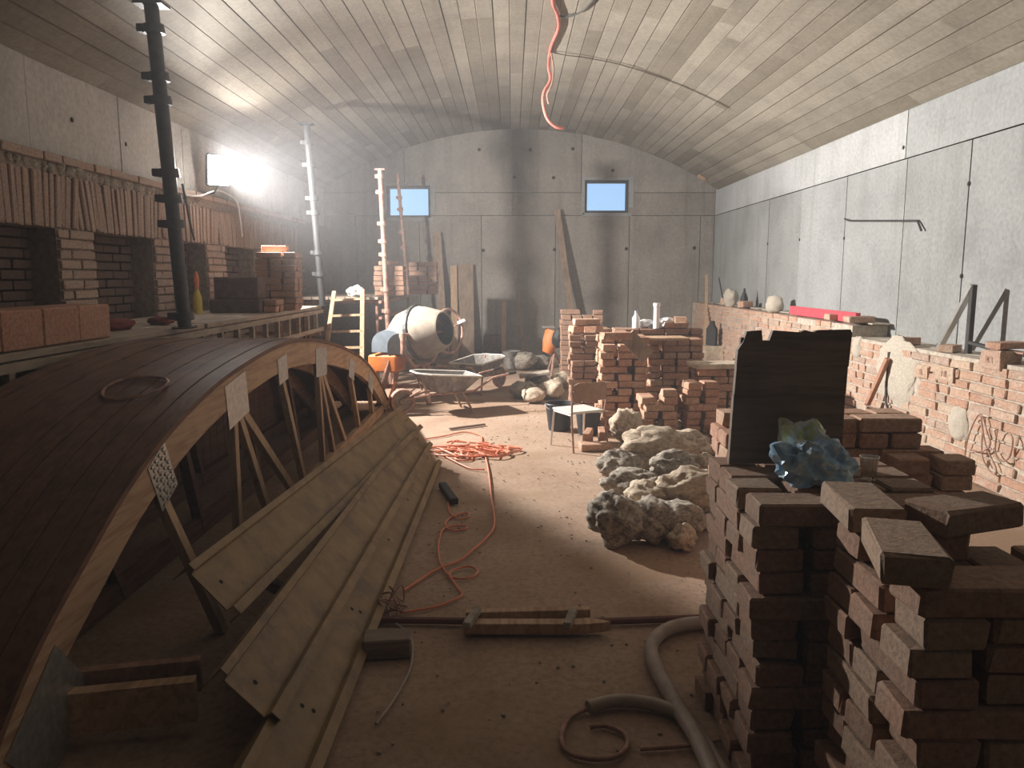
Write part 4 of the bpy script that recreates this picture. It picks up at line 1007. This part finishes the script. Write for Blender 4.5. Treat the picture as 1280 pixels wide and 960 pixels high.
# rubble further back on the left of the brick pile
for i, (px, py, r_, lb) in enumerate(((655,492,0.15,'dark rubble stone farthest left behind the chair'), (672,484,0.17,'rubble stone under the grey slab behind the chair'), (690,492,0.16,'brown rubble stone behind the chair, in front of the dusty stack'), (668,498,0.12,'small brown rubble stone lying nearest the lit floor'), (702,480,0.15,'rubble stone leaning by the dusty stack'),
        (655,458,0.2,'dark rubble mound by the back wall'), (676,456,0.15,'dark rubble lump by the back wall, right one'))):
    p = at(px, py, Z=0.06); me_ = rock_mesh('rubble_rock', M['stone_pale'] if i in (2,3,4) else M['stone'], 140+i, 3, 0.35)
    lo = min(v_.co.z for v_ in me_.vertices)*r_*0.75
    o = link('rubble_rock', me_, None, (p.x, p.y, -lo*0.95), (0,0,i), (r_*1.2, r_, r_*0.75)); tag(o, lb, 'rock', 'rubble by the back of the pile')
p = at(668,474,Z=0.2); o = MB().box((p.x, p.y, 0.27), (0.42,0.25,0.04), Matrix.Rotation(R(-8),3,'Y'), 0.006).build('stone_slab', M['stone']); tag(o, 'flat grey slab lying on the rubble behind the chair', 'slab')

# ================================================================= CHAIR, BUCKET and things about the pile
ch = empty('chair', (0.63, 7.12, 0), 'small metal chair with pale seat and brown back on the lit floor', 'chair', None, R(28))
L = lambda m_, n_, mat, sm=False: link(n_, m_.mesh(n_, mat, sm), ch, world=False)
L(MB().box((0,0.02,0.355),(0.36,0.34,0.022),ch=0.006), 'seat', M['seat'])
m_ = MB(); pl = [(-0.17+0.34*i/8, -0.185-0.035*math.cos(math.pi*(i/8-0.5))) for i in range(9)]
V = []
for (x,y) in pl: V += [(x,y,0.47),(x,y,0.64 if abs(x) < 0.15 else 0.62),(x,y+0.012,0.64 if abs(x) < 0.15 else 0.62),(x,y+0.012,0.47)]
F = [(j*4+e, j*4+(e+1)%4, (j+1)*4+(e+1)%4, (j+1)*4+e) for j in range(8) for e in range(4)] + [(0,3,2,1),(32,33,34,35)]
L(m_.add(V,F), 'backrest', M['backrest'])
for s in (-1,1):
    L(MB().tube([(0.185*s,-0.16,0.62),(0.185*s,-0.17,0.45),(0.18*s,-0.155,0.34),(0.19*s,-0.21,0)], 0.010, 8), 'leg', M['rust'], True)
    L(MB().tube([(0.17*s,0.17,0.345),(0.185*s,0.20,0)], 0.010, 8), 'leg', M['alu'], True)
    L(MB().tube([(0.175*s,-0.155,0.335),(0.17*s,0.17,0.335)], 0.010, 8), 'seat_rail', M['alu'], True)
bk = empty('bucket', (0.50,7.95,0), 'black builder bucket standing behind the chair', 'bucket')
mm = Matrix.Translation((0.50,7.95,0.002))
MB().lathe([(0.001,0.0),(0.115,0.0),(0.15,0.27),(0.16,0.275),(0.155,0.285),(0.14,0.28),(0.108,0.01),(0.001,0.01)],24,mm).build('bucket_body', M['bucket'], bk, True)
MB().tube([mm @ Vector((0.155*math.cos(a), -0.02-0.10*math.sin(a), 0.27-0.06*math.sin(a))) for a in [math.pi*i/10 for i in range(11)]],0.004,6).build('bail_handle', M['alu'], bk)
bk = empty('bucket', (0.80,7.75,0), 'black bucket half hidden under the chair back', 'bucket')
mm = Matrix.Translation((0.78,7.72,0.002))
MB().lathe([(0.001,0.0),(0.10,0.0),(0.13,0.23),(0.138,0.235),(0.12,0.232),(0.095,0.01),(0.001,0.01)],24,mm).build('bucket_body', M['bucket'], bk, True)

# white bottle, tube and foam pack on the pile
p = at(795,402,Y=9.2); wbz = S8+0.003
bt = empty('white_bottle', (p.x,9.2,wbz), 'white plastic bottle on the long brick stack', 'bottle'); mm = Matrix.Translation((p.x,9.2,wbz))
MB().lathe([(0.001,0),(0.045,0),(0.047,0.12),(0.02,0.16),(0.018,0.18)],16,mm).build('bottle_body', M['white'], bt, True); MB().lathe([(0.02,0.18),(0.02,0.205),(0.001,0.207)],14,mm).build('cap', M['bluegrey'], bt, True)
p = at(820,416,Y=8.55); zt_ = max(at(820,419,Y=8.55).z, 0.9)
bt = empty('foam_tube', (p.x,9.15,wbz), 'tall white tube standing upright on the brick pile', 'tube'); mm = Matrix.Translation((at(820,400,Y=9.15).x,9.12,wbz))
MB().lathe([(0.001,0),(0.036,0),(0.036,0.26),(0.001,0.26)],16,mm).build('tube_body', M['white'], bt, True); MB().lathe([(0.042,0.26),(0.042,0.30),(0.001,0.302)],14,mm).build('cap', M['white'], bt, True)
o = link('foam_pack', rock_mesh('foam_pack', M['white'], 170, 3, 0.3, 2, False), None, (at(832,402,Y=9.25).x, 9.25, S8+0.06), (0,0,0.3), (0.13,0.1,0.065)); tag(o, 'crumpled white foil pack beside the white tube', 'packaging')
o = link('foam_pack', rock_mesh('foam_pack', M['white'], 171, 3, 0.3, 2, False), None, (at(807,405,Y=9.25).x, 9.3, S8+0.05), (0,0,0.3), (0.12,0.08,0.05)); tag(o, 'flat white foil pack beside the white bottle', 'packaging')
# boards lying on the pile
p = at(812,421,Y=8.3); o = MB().box((at(815,421,Y=8.42).x, 8.42, S2+0.02), (0.75,0.34,0.025), Matrix.Rotation(0.08,3,'Z'), 0.004).build('plank_board', M['pine']); tag(o, 'pale board lying across the wide middle stack', 'board')
a_ = at(783,424,Y=7.6); b_ = at(806,446,Y=7.6)
o = MB().bar((a_.x,7.55,1.02), (b_.x+0.03,7.62,0.80), 0.16, 0.025, up=(0,1,0)).build('leaning_board', M['oldwood_z']); tag(o, 'short brown board tilted against the tall middle stack', 'board')

# orange bin with a black sheet, on a stick, left of the pile
bn = empty('orange_bin', (at(694,470,Z=0).x, at(694,470,Z=0).y, 0), 'orange machine drum with a black cover beside the dusty stack', 'machine')
q = at(690,424,Y=bn.location.y)
mm = Matrix.Translation(q) @ Matrix.Rotation(R(20),4,'Y')
MB().lathe([(0.02,-0.24),(0.08,-0.23),(0.14,-0.05),(0.16,0.14),(0.15,0.14),(0.12,-0.05),(0.02,-0.18)],18,mm).build('drum', M['orange'], bn, True)
link('black_cover', rock_mesh('black_cover', M['black'], 180, 3, 0.3, 2), bn, q+Vector((0.12,-0.22,0.04)), (0,0,0), (0.13,0.10,0.16))
MB().box(q+Vector((-0.06,-0.05,0.2)), (0.2,0.12,0.03), ch=0.005).build('rim_plate', M['alu'], bn)
for (dx, dy) in ((-0.05,-0.2),(0.2,0.1),(-0.1,0.2)): MB().cyl(q+Vector((0.04,0,-0.2)), (q.x+dx+0.03, q.y+dy, 0.0), 0.02, n=8).build('leg', M['rust'], bn)

# ================================================================= UPRIGHT PLANK BOARD and bag on stack A
zz = zA+0.004; Yb_ = 2.66
bd = empty('plank_board', (1.0, Yb_, zz), 'upright dark board of joined planks with a notched top on the brick stack', 'board')
xl, xr = at(912,555,Y=Yb_).x, at(1053,550,Y=Yb_).x
ztop = at(990,410,Y=Yb_+0.03).z; H = ztop-zz
def bpl(poly, name, dy=0.0): return MB().prism(poly, (xl, Yb_+dy, zz), (1,0,0), (0,0.05,1), (0,1,-0.05), 0.026).build(name, M['oldwood'], bd)
Wd = xr-xl
bpl([(0,0),(Wd,0),(Wd+0.006,H*0.52),(0.012,H*0.52)], 'plank')
bpl([(0.012,H*0.519),(Wd+0.006,H*0.519),(Wd+0.01,H*0.72),(0.018,H*0.72)], 'plank', -0.004)
t_ = H*0.719
bpl([(0.018,t_),(Wd+0.014,t_),(Wd+0.022,H*0.965),(Wd+0.016,H*0.99),(Wd*0.75,H*0.985),(Wd*0.72,H*0.97),(Wd*0.64,H*0.985),(Wd*0.6,H*0.97),(Wd*0.36,H*0.985),(Wd*0.33,H*0.91),(Wd*0.27,H*0.91),(Wd*0.26,H*0.985),(Wd*0.13,H*0.975),(Wd*0.10,H*0.9),(0.022,H*0.84)], 'plank')
for xx in (xl+0.06, xr-0.06): MB().box((xx, Yb_+0.045, zz+H*0.48), (0.05,0.025,H*0.9), ch=0.003).build('batten', M['oldwood'], bd)
o = MB().bar((xl+0.16, Yb_+0.06, zz+H*0.62), (xl+0.14, 2.80-0.02, zA+0.01), 0.03, 0.03).build('prop', M['oldwood'], bd)

# crumpled bag
def crumple(name, seed, mats, sc, loc, parent, amp=0.45):
    """crumpled film: ridged folds, pulled-out corners, flat where it rests"""
    bm = bmesh.new(); bmesh.ops.create_icosphere(bm, subdivisions=4, radius=1.0); of = Vector((seed,seed*2.1,seed*.7))
    rd = random.Random(int(seed)); tips = [Vector((rd.uniform(-1,1), rd.uniform(-1,1), rd.uniform(-0.5,1))).normalized() for _ in range(7)]
    for v_ in bm.verts:
        n_ = v_.co.normalized(); d = 0.8
        for f_, a_ in ((1.1,amp),(2.3,amp*.45)):
            d += a_*(0.5-abs(noise.noise(n_*f_+of))*1.9)
        d += 0.45*max(max(0, n_.dot(t_)-0.86)/0.14 for t_ in tips)**1.3
        v_.co = n_*d
        if v_.co.z < -0.6: v_.co.z = -0.6-(v_.co.z+0.6)*-0.05
    me = bpy.data.meshes.new(name); bm.to_mesh(me); bm.free(); me.materials.append(mats)
    return link(name, me, parent, loc, (0,0,seed), sc)
mbag, nt, b_ = new_mat('blue_plastic_film'); b_.inputs['Roughness'].default_value = 0.28
no = nn(nt,'ShaderNodeTexNoise',Scale=2.5,Detail=3.0); nt.links.new(coords(nt),no.inputs['Vector'])
rp = ramp(nt,[(0.35,(0.30,0.52,0.80)),(0.5,(0.42,0.65,0.86)),(0.62,(0.74,0.88,0.9)),(0.72,(0.36,0.6,0.84))]); nt.links.new(no.outputs['Fac'],rp.inputs['Fac']); nt.links.new(rp.outputs['Color'],b_.inputs['Base Color'])
b_.inputs['Transmission Weight'].default_value = 0.08
mclear, nt, b_ = new_mat('yellow_green_film'); b_.inputs['Roughness'].default_value = 0.2; b_.inputs['Transmission Weight'].default_value = 0.2
no = nn(nt,'ShaderNodeTexNoise',Scale=1.6,Detail=3.0); nt.links.new(coords(nt),no.inputs['Vector'])
rp = ramp(nt,[(0.42,(0.85,0.88,0.86)),(0.5,(0.66,0.74,0.2)),(0.58,(0.88,0.9,0.88))]); nt.links.new(no.outputs['Fac'],rp.inputs['Fac']); nt.links.new(rp.outputs['Color'],b_.inputs['Base Color'])
bp = at(1012,560,Y=2.42)
bag = empty('plastic_bag', (bp.x, 2.42, zA), 'crumpled blue and yellow-green plastic bag on the front brick stack', 'bag')
crumple('blue_film', 3.0, mbag, (0.105,0.09,0.085), (bp.x+0.0, 2.42, zA+0.056), bag)
crumple('clear_film', 5.0, mclear, (0.10,0.065,0.10), (bp.x+0.0, 2.50, zA+0.085), bag, 0.35)
mcup = glass_mat('clear_cup', (0.9,0.88,0.85), 0.15, 0.35, (0.85,0.82,0.78))
cp = at(1087,570,Y=2.45)
o = MB().lathe([(0.001,0.0),(0.022,0.0),(0.030,0.075),(0.0315,0.077),(0.029,0.077),(0.021,0.004),(0.001,0.004)],20,Matrix.Translation((cp.x,2.45,zA+0.004))).build('plastic_cup', mcup, None, True); tag(o, 'clear plastic cup standing right of the blue bag', 'cup')

# ================================================================= FLOOR CLUTTER
def floor_pts(P, z=0.012): return [at(px, py, Z=z) for (px, py) in P]
def cable(P, r, mat, name, label, z=None, n=8, cat='cable', seg_=7):
    o = MB().tube(spline([tuple(q) for q in floor_pts(P, z if z is not None else r+0.004)], seg_), r, n).build(name, mat, None, True); return tag(o, label, cat)
cable([(420,776),(480,775),(560,776),(640,777),(740,777),(830,774),(920,771),(1010,771)], 0.017, M['pipe_red'], 'hose', 'dark red hose lying straight across the floor', cat='hose')
cable([(1010,776),(930,777),(880,778),(838,785),(815,805),(820,835),(845,880),(875,930),(900,990),(920,1050)], 0.030, M['hose'], 'conduit_pipe', 'thick grey conduit curving past the foremost stack', n=12, cat='pipe')
cable([(735,884),(770,876),(815,880),(850,893),(872,915),(900,960),(925,1010)], 0.024, M['hose'], 'conduit_pipe', 'shorter grey conduit end beside the thick curving one', n=12, cat='pipe')
cable([(733,886),(712,898),(702,918),(708,938),(735,948),(770,946),(785,930),(778,915),(755,907),(738,909)], 0.009, M['rust'], 'metal_strap', 'curled thin strap on the floor at the end of the conduit', cat='strap')
cable([(900,925),(860,932),(800,936)], 0.008, M['rust'], 'metal_strap', 'straight thin strap on the floor crossing to the conduit', cat='strap')
# orange extension cord heap and runs
rc = random.Random(4); P3 = []
hp = [(572,560),(600,562),(585,566),(612,560),(628,563),(615,567),(578,572),(560,566),(556,560),(590,568),(605,556),(570,556),(548,560),(585,560),(622,560),(634,562),(622,568),(608,565)]
for k, (px, py) in enumerate(hp):
    c = at(px+rc.uniform(-3,3), py, Z=0.02); rr = rc.uniform(0.06,0.15); a0_ = rc.random()*6
    for j in range(9): a = a0_+j*0.8; P3.append((c.x+rr*math.cos(a), c.y+rr*0.9*math.sin(a), 0.012+0.004*(k % 6)+0.003*math.sin(j)))
o = MB().tube(spline(P3, 3), 0.0085, 6).build('extension_cord', M['cable'], None, True); tag(o, 'tangled heap of orange extension cord on the lit floor', 'cord')
cable([(530,549),(555,545),(580,540),(600,544),(603,556),(610,585),(614,620),(618,655),(608,672),(590,688),(575,700),(545,712),(520,728),(505,738)], 0.007, M['cable'], 'extension_cord', 'orange cord running from the heap to the front', cat='cord', n=6)
cable([(552,568),(575,580),(590,586),(606,587)], 0.007, M['cable'], 'extension_cord', 'short orange cord loop in front of the heap', cat='cord', n=6)
cable([(560,628),(562,640),(572,648),(585,646),(583,641),(566,645),(556,655),(565,663),(582,661),(580,657),(556,660),(549,675),(548,690),(552,708),(566,722),(588,722),(597,714),(585,708),(562,716),(572,735),(576,745),(545,758),(500,766)], 0.006, M['cable'], 'extension_cord', 'thin orange cord curling beside the steel profiles', cat='cord', n=6)
cable([(485,760),(490,775),(512,795),(514,830),(495,870),(470,905)], 0.006, M['hose'], 'thin_wire', 'thin pale wire on the dark floor near the wooden block', cat='wire', n=6)
o = MB().bar(at(553,606,Z=0.03), at(568,627,Z=0.03), 0.06, 0.045, ch=0.006).build('socket_strip', M['black']); tag(o, 'small black socket block on the floor by the steel profiles', 'socket')
p = at(492,752,Z=0.05); o = link('wire_tangle', MB().tube(spline([(p.x+0.07*rc.uniform(-1,1), p.y+0.09*rc.uniform(-1,1), 0.01+rc.uniform(0,0.10)) for _ in range(22)],5),0.004,5).mesh('wire_tangle', M['rust'], True)); tag(o, 'small tangle of rusty wire beside the lowest profile', 'wire')
# timber offcuts joined with two cleats
tb = empty('joined_timbers', at(665,778,Z=0), 'two pale battens held by grey cleats lying on the red hose', 'timber')
q0, q1 = at(582,772,Z=0.05), at(738,768,Z=0.05)
MB().bar(q0+Vector((0,0.03,0)), q1+Vector((0,0.03,0)), 0.045, 0.04, ch=0.003).build('batten', M['pine'], tb)
q0, q1 = at(580,783,Z=0.04), at(730,783,Z=0.04)
MB().bar(q0, q1, 0.06, 0.05, ch=0.003).build('batten', M['pine'], tb)
MB().prism([(0,-0.03),(0.09,-0.015),(0.12,0.0),(0.05,0.03),(0,0.03)], (q1.x,q1.y,0.02), (1,0,0), (0,1,0), (0,0,1), 0.045).build('pointed_tip', M['pine'], tb)
for px in (590,713): c = at(px,772,Z=0.085); MB().box((c.x,c.y,0.085), (0.035,0.17,0.03), Matrix.Rotation(-0.25,3,'Z'), 0.003).build('cleat', M['stone'], tb)
p = at(484,806,Z=0.04); o = MB().box((p.x,p.y,0.045), (0.20,0.12,0.085), Matrix.Rotation(0.12,3,'Z'), 0.006).build('wood_block', M['oldwood']); tag(o, 'short wooden block on the floor beside the lowest profile', 'block')
# little stick leaning at the front stack
a_ = at(893,765,Z=0.0); o = MB().bar(a_, at(898,670,Y=a_.y+0.02), 0.02, 0.012).build('thin_lath', M['alu']); tag(o, 'thin pale lath standing by the left corner of the front stack', 'lath')
# pebbles and clods: crumbs strewn over the floor
m_ = MB(); rp_ = random.Random(8)
for k in range(420):
    x, y = rp_.uniform(-0.5,1.6), rp_.uniform(2.4,9.5); s_ = rp_.uniform(0.003,0.008)
    m_.box((x,y,s_*0.4), (s_*2,s_*1.6,s_), Matrix.Rotation(rp_.random()*6,3,'Z'), s_*0.25)
o = m_.build('floor_crumbs', M['stone']); tag(o, 'crumbs of brick and stone strewn over the floor', 'rubble', kind='stuff')

# ================================================================= THINGS ON AND AT THE WALLS
# steel bracket standing on the low wall
br = empty('steel_bracket', (3.75, 6.6, 0.98), 'aluminium triangle bracket standing on the low right wall', 'bracket')
t0 = at(1217,356,X=3.78); f0 = at(1215,443,X=3.78); f1 = at(1174,437,X=3.78)
MB().bar(Vector((t0.x,t0.y,0.965)), t0, 0.05, 0.04, ch=0.003).build('upright', M['dark_steel'], br)
MB().bar(Vector((f1.x,f1.y,0.97)), t0, 0.05, 0.035, ch=0.003).build('brace', M['alu'], br)
a_, b_ = at(986,386,X=3.66), at(1078,403,X=3.66)
o = MB().bar(Vector((3.70,a_.y,1.155)), Vector((3.70,b_.y+0.2,1.155)), 0.06, 0.11, ch=0.006).build('spirit_level', M['red']); tag(o, 'long red spirit level lying on the low wall', 'level')
for i, (px, py, X, r_, mat, lb) in enumerate(((913,378,3.72,0.16,'plaster','rounded white lump on the far low wall'), (968,388,3.72,0.13,'plaster','white mortar lump on the low wall left of the red level'))):
    q = at(px,py,X=X); o = link('mortar_lump', rock_mesh('mortar_lump', M[mat], 190+i, 3, 0.25), None, (X, q.y, 1.10+r_*0.8), (0,0,i), (r_*.7,r_,r_)); tag(o, lb, 'lump')
q = at(930,378,X=3.75); o = MB().lathe([(0.001,0),(0.06,0),(0.06,0.15),(0.02,0.24),(0.015,0.3),(0.001,0.31)],14,Matrix.Translation((3.75,q.y,1.10))).build('dark_bottle', M['black'], None, True); tag(o, 'dark bottle standing on the far low wall', 'bottle')
# tools at the right edge
a_, b_ = at(1240,421,X=3.72), at(1268,430,X=3.72)
tr = empty('trowel', a_, 'dark trowel lying on the low wall at the right edge', 'tool')
MB().bar((3.66,6.15,1.075), (3.70,5.85,1.045), 0.035, 0.03, ch=0.005).build('handle', M['black'], tr)
MB().bar((3.70,5.85,1.047), (3.72,5.5,1.047), 0.09, 0.012).build('blade', M['rust'], tr)
# rod on the right wall
a_, b_ = at(1062,276,X=XR-0.02), at(1147,276,X=XR-0.02)
o = MB().tube([a_+Vector((-0.02,0.1,0.03)), a_, b_, b_+Vector((-0.02,-0.12,-0.10))], 0.011, 6).build('steel_rod', M['dark_steel'], None, True); tag(o, 'thin dark steel rod fixed high on the right concrete wall', 'rod')
# wires on the low wall
rwz = random.Random(12)
for i, (py0, pts_) in enumerate(((0, [(1205,590),(1208,560),(1216,535),(1226,522),(1234,545),(1238,560),(1228,568),(1213,566)]), (0, [(1226,524),(1232,560),(1245,590),(1240,596),(1228,575),(1228,545)]), (0, [(1247,540),(1244,568),(1252,580),(1262,575),(1266,555),(1262,545)]), )):
    o = MB().tube(spline([tuple(at(px,py-4,X=XW-0.05+0.02*rwz.random())) for px,py in pts_],6), 0.006, 6).build('bent_wire', M['rust'], None, True)
    tag(o, ['rusty wire loop hanging on the brick wall, left of the three','long rusty wire drooping lowest on the brick wall','rusty wire loop on the brick wall nearest the right edge'][i], 'wire')
pts_ = [(1111,440),(1109,470),(1107,500),(1110,520),(1107,560)]
o = MB().tube(spline([tuple(at(px,py,X=XW-0.03)) for px,py in pts_],5), 0.012, 6).build('dangling_cord', M['cable_black'], None, True); tag(o, 'black cord hanging down the face of the low brick wall', 'cord')
o = MB().bar(at(1110,448,X=XW-0.06), at(1084,506,X=XW-0.14), 0.055, 0.03).build('red_lath', M['lath']); tag(o, 'reddish lath leaning on the low brick wall', 'lath')
# leaning timbers on the back wall
def lean(px0, py0, px1, py1, wd, th, mat, label, name='plank', y0=15.36, y1=15.0):
    a_ = at(px0,py0,Y=y0); b_ = at(px1,py1,Y=y1); b_.z = 0.0
    o = MB().bar(b_, a_, wd, th, up=(0,1,0), ch=0.005).build(name, mat); return tag(o, label, 'plank', 'timbers leaning on the end wall')
lean(696,262,722,444,0.13,0.05,M['oldwood_z'],'long dark timber leaning on the end wall behind the brick pile','leaning_timber')
lean(582,330,584,447,0.30,0.04,M['oldwood_z'],'wide brown plank with rounded top leaning on the end wall','leaning_plank',15.36,15.1)
lean(567,332,569,450,0.13,0.04,M['pine_z'],'narrow pale plank left of the wide brown plank','leaning_plank',15.36,14.9)
lean(630,377,629,452,0.09,0.06,M['pine_z'],'short post standing at the end wall','short_post',15.2,15.0)
lean(643,330,655,448,0.06,0.04,M['oldwood_z'],'thin brown lath leaning on the end wall','leaning_lath',15.36,15.0)
lean(546,290,556,440,0.16,0.04,M['oldwood_z'],'tall dark plank leaning beneath the left window','leaning_plank',15.36,14.95)
a_ = at(903,352,X=3.85); o = MB().bar(Vector((3.30,13.0,0.0)), Vector((3.70,14.75,1.62)), 0.05, 0.03).build('leaning_pole', M['pine_z']); tag(o, 'thin pale pole leaning into the right far corner', 'pole')
p = at(618,446,Z=0); o = MB().box((p.x,p.y-0.1,0.22), (0.42,0.3,0.43), ch=0.01).build('dark_crate', M['blockdark']); tag(o, 'dark crate on the floor at the end wall', 'crate')
p = at(640,460,Z=0); o = MB().lathe([(0.001,0),(0.14,0),(0.17,0.3),(0.16,0.3),(0.13,0.01),(0.001,0.01)],20,Matrix.Translation((p.x,p.y,0.002))).build('grey_bucket', M['tray'], None, True); tag(o, 'grey bucket on the floor near the end wall', 'bucket')
q = at(887,455,X=3.4); sp = MB().prism([(-0.1,0),(0.1,0),(0.1,0.28),(0.04,0.36),(0.03,0.42),(-0.03,0.42),(-0.04,0.36),(-0.1,0.28)], (q.x,q.y,0.42), (0.6,-0.8,0), (0,0,1), (0.8,0.6,0), 0.06)
o = MB().box((q.x,q.y+0.05,0.21),(0.4,0.4,0.42),ch=0.01).build('stone_block', M['stone_pale']); tag(o,'pale stone block on the floor by the far low wall','block')
o = sp.build('black_can', M['black']); tag(o, 'black canister on the pale stone block by the far low wall', 'canister')
p = at(905,462,Y=7.6); o = MB().box((p.x, 7.75, 0.708), (0.6,0.35,0.05), Matrix.Rotation(0.1,3,'Z'), 0.01).build('stone_slab', M['stone_pale'])
tag(o, 'pale stone slab on bricks behind the plank board', 'slab')
# cable hanging from the vault
def vp(px, py):
    lo, hi = 4.0, 15.0
    for _ in range(40):
        m_ = (lo+hi)/2; q = at(px, py, Y=m_)
        if q.z < vault_z(q.x)-0.03: lo = m_
        else: hi = m_
    return at(px, py, Y=lo)
P4 = [vp(692,-60), vp(691,0), vp(697,18), vp(698,35), vp(690,55), vp(687,68)]
yh = P4[-1].y
P4 += [at(686,85,Y=yh-0.02), at(688,100,Y=yh-0.05), at(680,115,Y=yh-0.06), at(679,130,Y=yh-0.06), at(684,148,Y=yh-0.05), at(694,158,Y=yh-0.03), at(704,160,Y=yh)]
o = MB().tube(spline([tuple(q) for q in P4],6), 0.020, 8).build('hanging_cable', M['cable_pink'], None, True); tag(o, 'reddish cable hanging from the crown of the vault', 'cable')
P5 = [vp(745,-4), vp(728,14), vp(708,21), vp(697,19)]
o = MB().tube(spline([tuple(q) for q in P5],6), 0.011, 6).build('hanging_cable', M['cable_black'], None, True); tag(o, 'black wire looping off the hanging reddish cable', 'cable')
P6 = [vp(689,66), at(692,85,Y=yh-0.1), at(690,105,Y=yh-0.12), at(684,118,Y=yh-0.1), at(686,130,Y=yh-0.08)]
o = MB().tube(spline([tuple(q) for q in P6],6), 0.012, 6).build('hanging_cable', M['rust'], None, True); tag(o, 'thin brown wire twisted beside the hanging reddish cable', 'cable')
p = vp(877,222); o = MB().box(p, (0.16,0.05,0.06), Matrix.Rotation(R(30),3,'Y'), 0.006).build('wood_wedge', M['pine']); tag(o, 'small wood wedge stuck at the right springing of the vault by the end wall', 'wedge')
